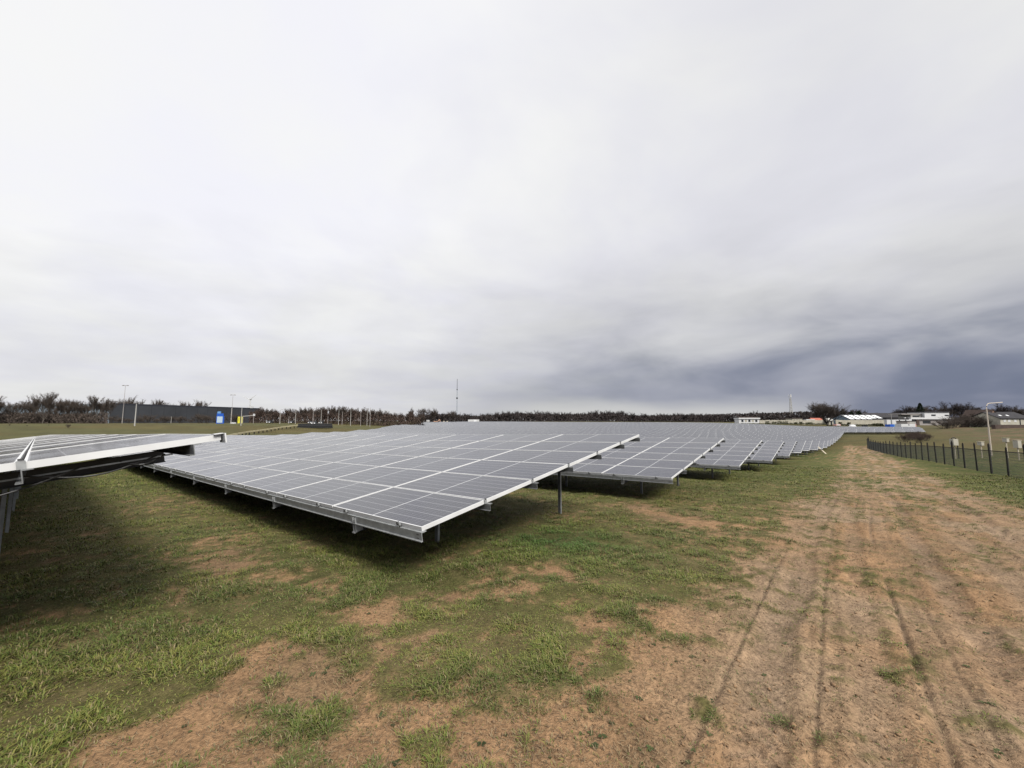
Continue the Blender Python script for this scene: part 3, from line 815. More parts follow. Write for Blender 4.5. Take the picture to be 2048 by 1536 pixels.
lamp(463.5, 816, 165, 'grey pole between the blue sign and the yellow signs', name='pole', head='none', rad=.13)
lamp(484, 815, 125, 'pale pole standing right in front of the yellow signs', name='pole', head='none', rad=.13)
lamp(343, 833, 180, 'short pale post low in front of the warehouse middle', name='pole', head='none', rad=.10)
ORD = ['first', 'second', 'third', 'fourth', 'fifth', 'sixth', 'seventh', 'eighth', 'ninth', 'tenth', 'eleventh', 'twelfth', 'thirteenth', 'fourteenth', 'fifteenth', 'sixteenth', 'seventeenth']
polel = [(561, 820, 155), (578, 832, 185), (592, 819, 165), (627, 818, 160), (643, 820, 180), (656, 832, 195), (678, 819, 180), (685, 823, 190), (702, 818, 165), (722, 818, 205), (735, 816, 210), (741, 815, 170)]
for i, (a, c, Y) in enumerate(polel):
    lamp(a, c, Y, ORD[i] + ' from the left of the thin lamp posts before the brown wood', m='pole_dull' if i % 2 else 'pole', head='small' if i % 3 == 0 else 'none', rad=.12, group='lamp posts along the road before the wood')

# curved lamp on the right
Y = 47; tp = at(1976, 812, Y); bx_, by_ = at(1982, 900, Y).x, Y
f = Vector((bx_, by_, gz(bx_, by_))); h = tp.z - f.z
root = thing('street_lamp', 'tall cream street lamp with a curved arm behind the wire fence on the right', 'lamp post', loc=f)
q = MB(); q.tube([(0, 0, -.3), (0, 0, h * .6), (0, 0, h - .25), (.04, 0, h), (.16, 0, h + .22), (.35, 0, h + .31)], [.085, .065, .055, .05, .045, .045], 'cream_pole', 10); q.build('pole', root)
q = MB(); q.tube([(.35, 0, h + .31), (1.1, 0, h + .36), (1.95, 0, h + .43)], [.05, .045, .05], 'cream_pole', 8); q.build('lamp_arm', root)

# radio mast
Y = 900; tp = at(914.5, 758, Y); f = Vector((tp.x, Y, gz(tp.x, Y))); h = tp.z - f.z
root = thing('radio_mast', 'very tall thin radio mast with two round platforms rising behind the trees', 'mast', loc=f)
q = MB(); 
for a in range(3):
    an = a * 2.0944; q.beam((math.cos(an) * 1.3, math.sin(an) * 1.3, 0), (math.cos(an) * .55, math.sin(an) * .55, h * .74), .34, .34, 'ware_blue')
nz = 26
for i in range(nz):
    z0, z1 = h * .74 * i / nz, h * .74 * (i + 1) / nz
    for a in range(3):
        r0 = 1.3 - .75 * i / nz; r1 = 1.3 - .75 * (i + 1) / nz; a0, a1 = a * 2.0944, (a + 1) * 2.0944
        q.beam((math.cos(a0) * r0, math.sin(a0) * r0, z0), (math.cos(a1) * r1, math.sin(a1) * r1, z1), .16, .16, 'ware_blue')
q.build('lattice_tower', root)
q = MB(); q.tube([(0, 0, h * .74), (0, 0, h)], [.55, .42], 'ware', 8); q.build('antenna', root)
q = MB(); q.tube([(0, 0, h * .53), (0, 0, h * .55), (0, 0, h * .565)], [1.2, 2.4, 1.2], 'ware', 10); q.build('platform', root)
q = MB(); q.tube([(0, 0, h * .74), (0, 0, h * .755)], [1.5, 1.5], 'ware', 10); q.build('platform', root)

# mobile phone mast right
Y = 300; tp = at(1580, 789, Y); f = Vector((tp.x, Y, gz(tp.x, Y))); h = tp.z - f.z
root = thing('phone_mast', 'pale lattice phone mast with white antennas left of the big bare tree', 'mast', loc=f)
q = MB(); nz = 9
for i in range(nz):
    z0, z1 = h * .88 * i / nz, h * .88 * (i + 1) / nz; r0 = 1.35 - .9 * i / nz; r1 = 1.35 - .9 * (i + 1) / nz
    for a in range(4):
        a0, a1 = a * 1.5708 + .5, (a + 1) * 1.5708 + .5
        q.beam((math.cos(a0) * r0, math.sin(a0) * r0, z0), (math.cos(a0) * r1, math.sin(a0) * r1, z1), .18, .18, 'pole')
        q.beam((math.cos(a0) * r0, math.sin(a0) * r0, z0), (math.cos(a1) * r1, math.sin(a1) * r1, z1), .10, .10, 'pole')
q.build('lattice_tower', root)
q = MB(); q.tube([(0, 0, h * .88), (0, 0, h)], .16, 'pole', 8); q.build('pole', root)
for a in range(3):
    an = a * 2.09 + .3; q = MB(); q.box(-.22, .22, -.12, .12, h * .90, h, 'white'); o = q.build('antenna', root); o.location = (math.cos(an) * .95, math.sin(an) * .95, 0); o.rotation_euler = (0, 0, an + 1.57)

# wind turbine
Y = 1500; hub = at(501, 799, Y); f = Vector((hub.x, Y, gz(hub.x, Y))); h = hub.z - f.z
root = thing('wind_turbine', 'white wind turbine far off above the wood, right of the warehouse', 'wind turbine', loc=f)
q = MB(); q.tube([(0, 0, 0), (0, 0, h)], [2.6, 1.5], 'white', 10); q.build('tower', root)
q = MB(); q.box(-2, 2, -3, 6, h - 1.8, h + 1.8, 'white'); q.build('nacelle', root)
for a in (R(-12), R(108), R(228)):
    q = MB(); d = Vector((math.cos(a + 2.95), 0, math.sin(a + 2.95))); q.beam(Vector((0, -4, h)), Vector((0, -4, h)) + d * 10, 2.6, 1.2, 'white', up=(0, 1, 0)); q.beam(Vector((0, -4, h)) + d * 10, Vector((0, -4, h)) + d * 30, 2.6, 1.0, 'white', up=(0, 1, 0), w2=.7, h2=.5); q.build('rotor_blade', root)

# sign totems and barrier at the road
def placed(px, Y): x = ray(px, 845)[0] * Y; return Vector((x, Y, gz(x, Y)))
Y = 170; f = placed(440, Y); k = Y / FPX
root = thing('sign_totem', 'blue and white sign totem in front of the dark warehouse', 'sign', loc=f)
q = MB(); q.box(-7 * k, 7 * k, -.25, .25, 0, 15 * k + (846 - 846), 'blue'); q.build('panel', root)
q = MB(); q.box(-5.5 * k, 5.5 * k, -.30, -.252, 1.6 * k, 14 * k, 'palesign'); q.build('sign_face', root)
q = MB(); q.box(-6.5 * k, 5.5 * k, -.25, .25, 15 * k, 20 * k, 'blue'); q.box(-5.5 * k, 0, -.25, .25, 20 * k, 24 * k, 'lightblue'); q.build('top_panel', root)
for px_, w_, lab in ((477.5, 4.0, 'left one of two bright yellow upright signs beside the road'), (483, 2.2, 'right narrower one of two bright yellow upright signs, behind the pale pole')):
    Y = 165; f = placed(px_, Y); k = Y / FPX
    root = thing('yellow_sign', lab, 'sign', loc=f)
    q = MB(); q.box(-w_ * k / 2, w_ * k / 2, -.12, .12, 1.0 * k, 14 * k, 'yellow'); q.build('panel', root)
    q = MB(); q.box(-w_ * k / 2 + .1, -w_ * k / 2 + .2, -.1, .1, -.2, 1.0 * k, 'pole'); q.box(w_ * k / 2 - .2, w_ * k / 2 - .1, -.1, .1, -.2, 1.0 * k, 'pole'); q.build('leg', root)
    q = MB(); q.box(-.06, .06, -.125, -.121, 5 * k, 11 * k, 'black'); q.build('print_strip', root)
Y = 175; f = placed(485, Y); k = Y / FPX
root = thing('height_barrier', 'pale height barrier arm reaching right from the yellow signs', 'barrier', loc=f)
q = MB(); q.beam((0, 0, 14.5 * k), (22 * k, 0, 16.5 * k), .3, .3, 'pole'); q.build('arm', root)
q = MB(); q.box(21 * k, 23.5 * k, -.3, .3, 15 * k, 19.5 * k, 'white'); q.build('end_sign', root)
q = MB(); q.box(-.15, .15, -.15, .15, -.2, 14 * k, 'pole_dull'); q.box(21.5 * k, 22 * k, -.12, .12, -.2, 15 * k, 'pole_dull'); q.build('post', root)
Y = 172; f = placed(466, Y); k = Y / FPX
root = thing('white_kerb_block', 'low white block at the foot of the grey pole beside the yellow signs', 'block', loc=f)
q = MB(); q.box(-4 * k, 4.5 * k, -.5, .5, -.1, 2.4 * k, 'white'); q.box(-3.6 * k, 4.1 * k, -.4, .4, 2.4 * k, 2.8 * k, 'pole'); q.build('body', root)

# cars on the far road
def car(px, Y, rz, body, label, group, scale=1.0):
    f = placed(px, Y)
    root = thing('car', label, 'car', loc=f, rz=rz, group=group); root.scale = (scale,) * 3
    prof = [(-2.1, .35), (-2.15, .8), (-1.9, .95), (-1.35, 1.0), (-.9, 1.42), (.75, 1.45), (1.45, .98), (2.1, .82), (2.15, .35)]
    q = MB(); n = len(prof)
    for i in range(n):
        a, c = prof[i], prof[(i + 1) % n]; q.face([(-.85, a[0], a[1]), (-.85, c[0], c[1]), (.85, c[0], c[1]), (.85, a[0], a[1])], body)
    q.face([(-.85, p[0], p[1]) for p in prof], body); q.face([(.85, p[0], p[1]) for p in reversed(prof)], body); q.build('body', root)
    q = MB(); q.box(-.70, .70, -1.18, -1.0, 1.02, 1.32, 'pane'); q.box(-.858, -.851, -.9, .95, 1.02, 1.34, 'pane'); q.box(.851, .858, -.9, .95, 1.02, 1.34, 'pane'); q.build('window', root)
    for sx in (-.84, .84):
        for sy in (-1.35, 1.3):
            q = MB(); q.tube([(sx - .1, sy, .33), (sx + .1, sy, .33)], .33, 'tyre', 10); q.build('wheel', root)
    for sx in (-.6, .6):
        q = MB(); q.box(sx - .28, sx + .28, -2.22, -2.12, .48, .88, 'headlamp'); q.build('headlight', root)
for px_, Y, lab in ((540, 205, 'dark car with pale front on the road left of the first thin poles'), (583, 215, 'dark car with pale front beside a short pole before the brown wood'), (622, 220, 'dark car with pale front left of the middle pole before the wood'), (629.5, 190, 'small car just right of the middle pole before the wood'), (643, 225, 'dark car with pale front behind a pole near the dark pipes')):
    car(px_, Y, R(8), 'ware', lab, 'cars on the road before the wood')

# low rail and dark pipes on the left turf
root = thing('low_rail', 'low pale rail on short dark posts across the turf left of the panels', 'rail', loc=(0, 0, 0))
pts = [(440, 867.5), (470, 865), (500, 862.5), (535, 859.5), (565, 857), (596, 854.5)]
P3 = []
for i, (a, c) in enumerate(pts):
    Y = 62 + i * 13; x = ray(a, 845)[0] * Y; P3.append(Vector((x, Y, gz(x, Y))))
for a, c in zip(P3[:-1], P3[1:]):
    q = MB(); q.beam(a + Vector((0, 0, .75)), c + Vector((0, 0, .75)), .12, .30, 'rail'); q.build('rail_board', root)
    for j in range(4):
        p = a.lerp(c, j / 4); q = MB(); q.box(p.x - .08, p.x + .08, p.y - .08, p.y + .08, p.z - .2, p.z + .6, 'post'); q.build('post', root)
Y = 128; f = placed(629, Y); k = Y / FPX
root = thing('pipe_stack', 'long low stack of black pipes lying on the turf before the wood', 'pipes', loc=f, rz=R(3))
for i, (dy_, dz_) in enumerate(((0, .25), (.55, .25), (1.1, .25), (.28, .72), (.83, .72), (.55, 1.18))):
    q = MB(); q.tube([(-33 * k, dy_, dz_), (33 * k, dy_, dz_)], .25, 'black', 8); q.build('pipe', root)

# ------------------------------------------------------------------ buildings
def gable(root, w, d, hw, hr, wall, roof, over=.3, axis='x'):
    q = MB(); q.box(-w / 2, w / 2, 0, d, -.5, hw, wall)
    if axis == 'x':
        q.face([(-w / 2, 0, hw), (-w / 2, d / 2, hw + hr), (-w / 2, d, hw)], wall); q.face([(w / 2, d, hw), (w / 2, d / 2, hw + hr), (w / 2, 0, hw)], wall)
    else:
        q.face([(w / 2, 0, hw), (0, 0, hw + hr), (-w / 2, 0, hw)], wall); q.face([(-w / 2, d, hw), (0, d, hw + hr), (w / 2, d, hw)], wall)
    q.build('wall', root)
    q = MB(); th = .18
    if axis == 'x':
        A = [(-over, hw - over * hr / (d / 2)), (d / 2, hw + hr), (d + over, hw - over * hr / (d / 2))]
        x0, x1 = -w / 2 - over, w / 2 + over
        for (y0, z0), (y1, z1) in zip(A[:-1], A[1:]):
            q.face([(x0, y0, z0 + .02), (x1, y0, z0 + .02), (x1, y1, z1 + .02), (x0, y1, z1 + .02)], roof); q.face([(x0, y0, z0 + th), (x1, y0, z0 + th), (x1, y1, z1 + th), (x0, y1, z1 + th)], roof)
            q.face([(x0, y0, z0), (x0, y1, z1), (x0, y1, z1 + th), (x0, y0, z0 + th)], roof); q.face([(x1, y0, z0), (x1, y0, z0 + th), (x1, y1, z1 + th), (x1, y1, z1)], roof)
        q.box(x0, x1, -over - .03, -over + .01, A[0][1] - .02, A[0][1] + th, roof)
    else:
        A = [(-w / 2 - over, hw - over * hr / (w / 2)), (0, hw + hr), (w / 2 + over, hw - over * hr / (w / 2))]
        for (y0, z0), (y1, z1) in zip(A[:-1], A[1:]):
            q.face([(y0, -over, z0 + .02), (y0, d, z0 + .02), (y1, d, z1 + .02), (y1, -over, z1 + .02)], roof); q.face([(y0, -over, z0 + th), (y0, d, z0 + th), (y1, d, z1 + th), (y1, -over, z1 + th)], roof)
            q.face([(y0, -over, z0), (y1, -over, z1), (y1, -over, z1 + th), (y0, -over, z0 + th)], roof)
    return q.build('roof', root)

def bld(name, label, px0, px1, Y, cat='building', rz=0.0):
    xa = ray(px0, 845)[0] * Y; xb = ray(px1, 845)[0] * Y; xm = (xa + xb) / 2
    zf = min(gz(xa, Y), gz(xb, Y), gz(xm, Y))
    root = thing(name, label, cat, loc=(xm, Y, zf), rz=rz)
    H = lambda py: float(at((px0 + px1) / 2, py, Y).z - zf)
    return root, xb - xa, H

# warehouse: dark long face and pale blue end
A = at(222, 806, 235); Bp = at(520, 817, 330); Cp = at(-60, 806, 275)
ga = gz(A.x, A.y)
root = thing('warehouse', 'huge dark grey warehouse with a pale blue corner on the far left', 'warehouse', loc=(A.x, A.y, ga))
hh = A.z - ga
def wall_seg(name, p, r, m, zt=0.0, zb=-1.0, th=1.0):
    d = Vector((r.x - p.x, r.y - p.y, 0)); nrm = Vector((-d.y, d.x, 0)).normalized() * th
    p0 = Vector((p.x - A.x, p.y - A.y, 0)); r0 = Vector((r.x - A.x, r.y - A.y, 0))
    q = MB()
    v = [p0, r0, r0 + nrm, p0 + nrm]
    for i in range(4):
        a, c = v[i], v[(i + 1) % 4]; q.face([(a.x, a.y, zb), (c.x, c.y, zb), (c.x, c.y, zt), (a.x, a.y, zt)], m)
    q.face([(a.x, a.y, zt) for a in v], m)
    return q.build(name, root)
seg = 14
for i in range(seg):       # cladding bays of the long face
    p = A.lerp(Bp, i / seg); r = A.lerp(Bp, (i + .985) / seg); wall_seg('cladding_panel', p, r, 'ware', hh - 1.1)
wall_seg('roof_edge', A, Bp, 'ware_edge', hh, hh - 1.1 + .01, 1.1)
for i in range(8):
    p = Cp.lerp(A, i / 8); r = Cp.lerp(A, (i + .985) / 8); wall_seg('cladding_panel', p, r, 'ware_blue', hh - .4)
q = MB(); a0 = Vector((0, 1.4, hh - .3)); b0 = Vector((Bp.x - A.x, Bp.y - A.y + 1.4, hh - .3)); c0 = Vector((Cp.x - A.x + 1, Cp.y - A.y + 1.4, hh - .3))
q.face([a0, b0, b0 + c0 - a0, c0], 'ware'); q.build('roof', root)
# rooftop vent
q = MB(); q.box(-1.5, 1.5, 0, 3, hh - .2, hh + 1.2, 'white'); o = q.build('roof_vent', root); o.location = ((Bp.x - A.x) * .88, (Bp.y - A.y) * .88 + 3, 0)

# far-left small light shed right of the middle: white trailer
root, w, H = bld('site_container', 'long white site cabin beyond the panels near the dark tree line', 936, 958, 330, 'container')
q = MB(); q.box(-w / 2, w / 2, 0, 3, .6, H(839), 'white'); q.build('body', root)
q = MB(); q.box(.2, w * .28, -.06, -.01, 1.0, H(839.6), 'headlamp'); q.build('door', root)
q = MB(); q.box(-w / 2, w / 2, .1, 2.9, 0, .6, 'black'); q.build('base', root)
for px0, px1, lab in ((843, 847, 'small white container left of the digger'), (853, 858, 'white container close to the digger on the site')):
    root, w, H = bld('container', lab, px0, px1, 330, 'container'); q = MB(); q.box(-w / 2, w / 2, 0, 2.4, 0, H(840), 'white'); q.build('body', root); q = MB(); q.box(-w * .2, w * .2, -.05, -.01, .3, H(841), 'pole'); q.build('door', root)
# digger
Y = 325; f = placed(872, Y); k = Y / FPX
root = thing('excavator', 'pale excavator with raised bent arm at the far end of the panel field', 'excavator', loc=f)
q = MB(); q.box(-5 * k, 2 * k, 0, 3, .9, 3.6 * k + .6, 'orange'); q.build('body', root)
q = MB(); q.box(-6 * k, 3 * k, -.2, .7, 0, 1.0, 'black'); q.box(-6 * k, 3 * k, 2.3, 3.2, 0, 1.0, 'black'); q.build('track', root)
q = MB(); q.box(-1.5 * k, 1.8 * k, .1, 1.6, 3.6 * k + .6, 5.6 * k + .6, 'pane'); q.build('cab', root)
q = MB(); q.beam((1.5 * k, 1.5, 3 * k), (6.5 * k, 1.5, 8.5 * k), .5, .6, 'orange'); q.beam((6.5 * k, 1.5, 8.5 * k), (8 * k, 1.5, 2.5 * k), .45, .5, 'orange'); q.build('arm', root)
q = MB(); q.box(7.2 * k, 9 * k, 1.0, 2.0, .6 * k, 2.6 * k, 'black'); q.build('bucket', root)
root, w, H = bld('site_heap', 'low pale brown heap beside the digger at the field edge', 885, 894, 328, 'heap')
q = MB()
for i in range(5): q.tube([(-w / 2 + w * i / 4, 1, 0), (-w / 2 + w * i / 4, 1, H(842) * (.5 + .5 * math.sin(i * 1.1 + .3) ** 2))], [1.8, .4], 'wood', 7)
q.build('mound', root)

# chalet row (right of centre)
root, w, H = bld('mobile_home', 'long white mobile home with a dark roof left of the cream fence row', 1478, 1519, 250)
q = MB(); q.box(-w / 2, w / 2, 0, 5, -.5, H(838), 'white'); q.build('wall', root)
q = MB(); q.box(-w / 2 - .3, w / 2 + .3, -.5, 5.4, H(838) + .004, H(835.5), 'white'); q.box(-w / 2 + .5, w / 2 - .3, .6, 5, H(835.5) + .004, H(833.6), 'tile'); q.build('roof', root)
for i in range(5):
    q = MB(); q.box(-w / 2 + w * (.12 + .17 * i), -w / 2 + w * (.22 + .17 * i), -.05, .02, H(844), H(839.5), 'cream' if i % 2 else 'pane'); q.build('window', root)
root = None
def garden_wall(px0, px1, Y, n, ptop, pbot, label):
    rt, w, H = bld('garden_wall', label, px0, px1, Y, 'wall')
    for i in range(n):
        q = MB(); q.box(-w / 2 + w * i / n + .04, -w / 2 + w * (i + 1) / n - .04, 0, .15, -.6, H(ptop) + random.uniform(-.1, .1), 'cream'); q.build('wall_panel', rt)
    for i in range(n + 1):
        q = MB(); q.box(-w / 2 + w * i / n - .08, -w / 2 + w * i / n + .08, -.05, .2, -.6, H(ptop) + .15, 'wood'); q.build('post', rt)
    return rt, w, H
garden_wall(1520, 1655, 235, 22, 840.2, 848, 'long cream panelled garden wall behind the panels, left of the big bare tree')
garden_wall(1672, 1768, 215, 16, 840, 849, 'cream panelled garden wall in front of the barn with roof lights')
def leafmass(name, label, px0, px1, Y, py, m, n=900, depth=1.6, cat='hedge', size=.22, kind=None, zb=0.0):
    rt, w, H = bld(name, label, px0, px1, Y, cat)
    h = H(py); v = []; f = []; rn = np.random.default_rng(int(px0 * 7 + Y))
    x = rn.uniform(-w / 2, w / 2, n); hh_ = h * (.55 + .55 * fbm(x * 1.0, x * 0 + px0, .45, 3, 5)) * np.clip(np.minimum(x + w / 2, w / 2 - x) / (w * .12) + .35, 0, 1)
    z = zb + rn.random(n) ** .7 * hh_; y = rn.uniform(0, depth, n)
    d = rn.normal(size=(n, 3)); d /= np.linalg.norm(d, axis=1)[:, None]; e = np.cross(d, rn.normal(size=(n, 3))); e /= np.linalg.norm(e, axis=1)[:, None]
    p = np.stack([x, y, z], 1); s = size * rn.uniform(.5, 1.3, n)[:, None]
    V = np.stack([p - d * s, p + e * s * .5, p + d * s, p - e * s * .5], 1).reshape(-1, 3)
    me = np_mesh('foliage', V, np.arange(n * 4), np.full(n, 4), [M[m]]); link('foliage', me, rt)
    q = MB()
    for i in range(max(2, int(w / 1.5))):
        xx = -w / 2 + w * (i + .5) / max(2, int(w / 1.5)); q.tube([(xx, depth / 2, -.2), (xx + random.uniform(-.2, .2), depth / 2, h * .6)], [.05, .02], 'bark', 5)
    q.build('stem', rt)
    return rt
for i, (a, c, py) in enumerate(((1533, 1541, 841), (1546, 1556, 841.5), (1558, 1566, 842), (1568, 1578, 841.5), (1591, 1596, 843), (1601, 1606, 842.5), (1614, 1627, 844), (1680, 1685, 841), (1697, 1702, 843))):
    leafmass('shrub', ORD[i] + ' from the left of the dark shrubs against the cream garden walls', a, c, 212 if a > 1670 else 231, py, 'hedge', 260, cat='shrub').__setitem__('group', 'shrubs along the cream garden walls')
leafmass('hedge', 'low dark hedge line at the foot of the long cream wall', 1470, 1655, 229, 845.5, 'hedge', 2600, 1.2)
leafmass('hedge', 'low hedge in front of the wall before the barn', 1655, 1770, 209, 848, 'hedge', 2000, 1.2)
leafmass('hedge', 'trimmed green hedge under the pale barn wall', 1747, 1768, 206, 846, 'hedge', 700, 1.2)
root, w, H = bld('cream_house', 'cream flat-roofed building rising behind the long garden wall', 1585, 1605, 242)
q = MB(); q.box(-w / 2, w / 2, 0, 6, -.5, H(837), 'cream'); q.build('wall', root); q = MB(); q.box(-w / 2 - .2, w / 2 + .2, -.3, 6.2, H(837) + .003, H(836), 'tile'); q.build('roof', root)
for i in range(3): q = MB(); q.box(-w * .35 + i * w * .26, -w * .22 + i * w * .26, -.05, .02, H(843), H(839.5), 'pane'); q.build('window', root)
root, w, H = bld('white_shed', 'small shed with a bright white flat roof left of the big bare tree', 1613, 1628, 240)
q = MB(); q.box(-w / 2, w / 2, 0, 4, -.5, H(842), 'cream'); q.build('wall', root); q = MB(); q.box(-w / 2 - .3, w / 2 + .3, -.5, 4.3, H(842) + .003, H(838.5), 'white'); q.build('roof', root)
q = MB(); q.box(-w * .2, w * .05, -.05, .02, 0, H(843.5), 'pane'); q.build('door', root)
root, w, H = bld('red_roof_house', 'low house with a reddish roof partly behind the big bare tree', 1629, 1652, 250)
r_ = gable(root, w, 7, H(842.5), H(836.5) - H(842.5), 'cream', 'redbrick')
for i in range(3): q = MB(); q.box(-w * .35 + i * w * .3, -w * .2 + i * w * .3, -.05, .02, H(846), H(843.4), 'pane'); q.build('window', root)
root, w, H = bld('cream_shed', 'small pale shed right of the big bare tree trunk', 1658, 1667, 232)
gable(root, w, 4, H(841), 1.2, 'cream', 'pole'); q = MB(); q.box(-w * .15, w * .2, -.05, .02, 0, H(843), 'pane'); q.build('door', root)
# barn with skylights
root, w, H = bld('barn', 'pale barn with a row of white roof lights and a blue-grey gable end', 1702, 1774, 232)
hw, hr = H(840), H(829.5) - H(840); gable(root, w, 15, hw, hr, 'pale_green', 'darkroof', .2)
q = MB(); q.box(-w / 2 - .12, -w / 2 - .01, .05, 14.9, -.4, hw, 'bluegrey'); q.face([(-w / 2 - .12, 0, hw + .01), (-w / 2 - .12, 7.5, hw + hr), (-w / 2 - .12, 15, hw + .01)], 'bluegrey'); q.build('gable_wall', root)
for i in range(6):
    x0, x1 = -w / 2 + w * (i + .10) / 6, -w / 2 + w * (i + .86) / 6
    def rp(x, f_): return (x, 7.5 * f_, hw + hr * f_ + .26)
    q = MB(); q.face([rp(x0, .08), rp(x1, .08), rp(x1, .88), rp(x0, .88)], 'skylight')
    for (xa, xb) in ((x0, x0 + .08), (x1 - .08, x1)):
        q.face([rp(xa, .08), rp(xb, .08), tuple(np.array(rp(xb, .88)) + (0, 0, .03)), tuple(np.array(rp(xa, .88)) + (0, 0, .03))], 'pole')
    q.build('roof_light', root)
for i in range(8): q = MB(); q.box(-w / 2 + w * (i + .02) / 8, -w / 2 + w * (i + .98) / 8, -.08, -.01, .2, hw - .2, 'pale_green'); q.build('wall_panel', root)
root, w, H = bld('long_dark_roof', 'long dark roofed hall behind the barn with roof lights', 1700, 1830, 290)
gable(root, w, 14, H(835), H(826) - H(835), 'darkroof', 'darkroof')
root, w, H = bld('white_house', 'low white building with a dark flat roof right of the barn', 1774, 1824, 215)
q = MB(); q.box(-w / 2, w / 2, 0, 8, -.5, H(838.5), 'white'); q.build('wall', root); q = MB(); q.box(-w / 2 - .2, w / 2 - 1.5, -.2, 8.2, H(838.5) + .003, H(836.5), 'darkroof'); r_ = q.build('roof', root)
q = MB(); q.box(w * .27, w * .31, .5, 1.2, H(836.5), H(834.5), 'white'); q.build('chimney', r_)
for i in range(2): q = MB(); q.box(-w * .02 + i * w * .25, w * .03 + i * w * .25, -.05, .02, H(843), H(840), 'pane'); q.build('window', root)
q = MB(); q.box(-w * .34, -w * .30, -.1, .02, 0, H(838.7), 'bluegrey'); q.build('door', root)
lamp(1782, 828, 205, 'thin pale pole between the barn and the low white building', name='pole', head='none', rad=.12)
root, w, H = bld('container', 'bright blue container beside the white one at the field end', 1780, 1799, 178, 'container')
q = MB(); q.box(-w / 2 + 1.6, w / 2, 0, 2.5, .15, H(848.5), 'lightblue'); q.build('body', root)
q = MB(); q.box(-w / 2, -w / 2 + 1.597, .02, 2.5, .15, H(848.8), 'blue'); q.build('dark_end', root)
for i in range(7): q = MB(); q.box(-w / 2 + 1.8 + i * .36, -w / 2 + 1.95 + i * .36, -.05, -.005, .2, H(848.9), 'lightblue'); q.build('rib', root)
root, w, H = bld('container', 'large white container cabin standing right of the blue container', 1802, 1832, 172, 'container')
q = MB(); q.box(-w / 2, w / 2, 0, 2.8, .25, H(848), 'white'); q.build('body', root); q = MB(); q.box(-w / 2 + .1, w / 2 - .1, .1, 2.7, 0, .25, 'black'); q.build('base', root)
q = MB(); q.box(-.05, .25, -.04, .02, 1.1, 1.7, 'pane'); q.build('window', root); q = MB(); q.box(w / 2 - .35, w / 2 - .01, -.03, -.002, .3, H(848.2), 'pink'); q.build('edge_panel', root)
root, w, H = bld('grey_garage', 'grey flat garage behind the white container cabin', 1815, 1832, 205)
q = MB(); q.box(-w / 2, w / 2, 0, 6, -.5, H(842.5), 'pole_dull'); q.build('wall', root); q = MB(); q.box(-w / 2 - .2, w / 2 + .2, -.2, 6.2, H(842.5) + .003, H(841.6), 'darkroof'); q.build('roof', root); q = MB(); q.box(-w * .3, w * .3, -.06, .01, 0, H(844), 'pole'); q.build('door', root)
# pink box, round-backed white vehicle, dark posts
root, w, H = bld('box_trailer', 'small pink and white box trailer just past the panel field', 1672, 1681, 196, 'trailer')
q = MB(); q.box(-w / 2, w / 2, 0, 2, .35, H(848.2), 'pink'); q.build('body', root); q = MB(); q.box(-w * .35, w * .35, -.05, -.005, H(851), H(849), 'white'); q.build('panel', root)
for sx in (-.6, .6): q = MB(); q.tube([(sx - .1, 1, .3), (sx + .1, 1, .3)], .3, 'tyre', 10); q.build('wheel', root)
f = placed(1708, 180); root = thing('upturned_boat', 'white upturned boat hull lying behind the far panel rows', 'boat', loc=f)
q = MB(); k = 180 / FPX; xs = np.linspace(-7.5 * k, 7.5 * k, 9); rings = [[(x, 1.0 + math.cos(a) * 1.0 * (1 - (abs(x) / (8 * k)) ** 3), .2 + math.sin(a) * 1.25 * (1 - (abs(x) / (8 * k)) ** 4)) for a in np.linspace(math.pi, 0, 7)] for x in xs]
for A1, A2 in zip(rings[:-1], rings[1:]):
    for i in range(6): q.face([A1[i], A2[i], A2[i + 1], A1[i + 1]], 'white')
q.build('hull', root); q = MB(); q.box(-7 * k, 7 * k, .9, 1.1, 1.44, 1.55, 'white'); q.build('keel', root)
for a in (1727, 1733): 
    root, w, H = bld('dark_bin', 'dark upright bin standing behind the far panel rows' , a - 1.6, a + 1.6, 185, 'bin'); root['group'] = 'pair of dark bins'
    q = MB(); q.box(-w / 2, w / 2, 0, .7, .1, H(850.5), 'black'); q.build('body', root); q = MB(); q.box(-w / 2 - .04, w / 2 + .04, -.04, .74, H(850.5) + .002, H(850), 'black'); q.build('lid', root)

# modern white villa
root, w, H = bld('modern_villa', 'modern white villa with a flat overhanging roof and balcony band', 1812, 1908, 228)
q = MB(); q.box(-w * .06, w / 2 - 1.2, 1, 11, H(847), H(824.5), 'white'); q.box(-w * .30, -w * .063, 2.5, 10, H(838), H(829), 'pole'); q.build('upper_wall', root)
q = MB(); q.box(-w * .07, w / 2 - .9, .6, 11.4, H(824.5) + .003, H(822.6), 'darkroof'); q.box(-w * .50, -w * .073, 2.2, 10.4, H(829) + .003, H(827.2), 'pole_dull'); q.build('roof', root)
q = MB(); q.box(-w * .42, w * .5, -.8, .99, H(838.5), H(835), 'white'); q.build('balcony', root)
q = MB(); q.box(-w * .25, w * .45, 1.2, 9, -.5, H(847) + .5, 'cream'); q.box(-w * .22, w * .28, .2, 1.19, -.5, H(838.6), 'pole_dull'); q.build('lower_wall', root)
for (a, c, y0, y1, yy) in ((.08, .17, 832, 829, .94), (.36, .44, 832, 829.5, .94), (-.14, .02, 847, 841.5, .14), (-.26, -.12, 834, 831, 2.44)):
    q = MB(); q.box(w * a, w * c, yy, yy + .1, H(y0), H(y1), 'pane'); q.build('window', root)
q = MB(); q.box(-w * .30, -w * .24, -.6, .1, -.5, H(836), 'tile'); q.build('side_wall', root)
root, w, H = bld('brick_house', 'brick gable house standing right of the curved street lamp', 1978, 2000, 165)
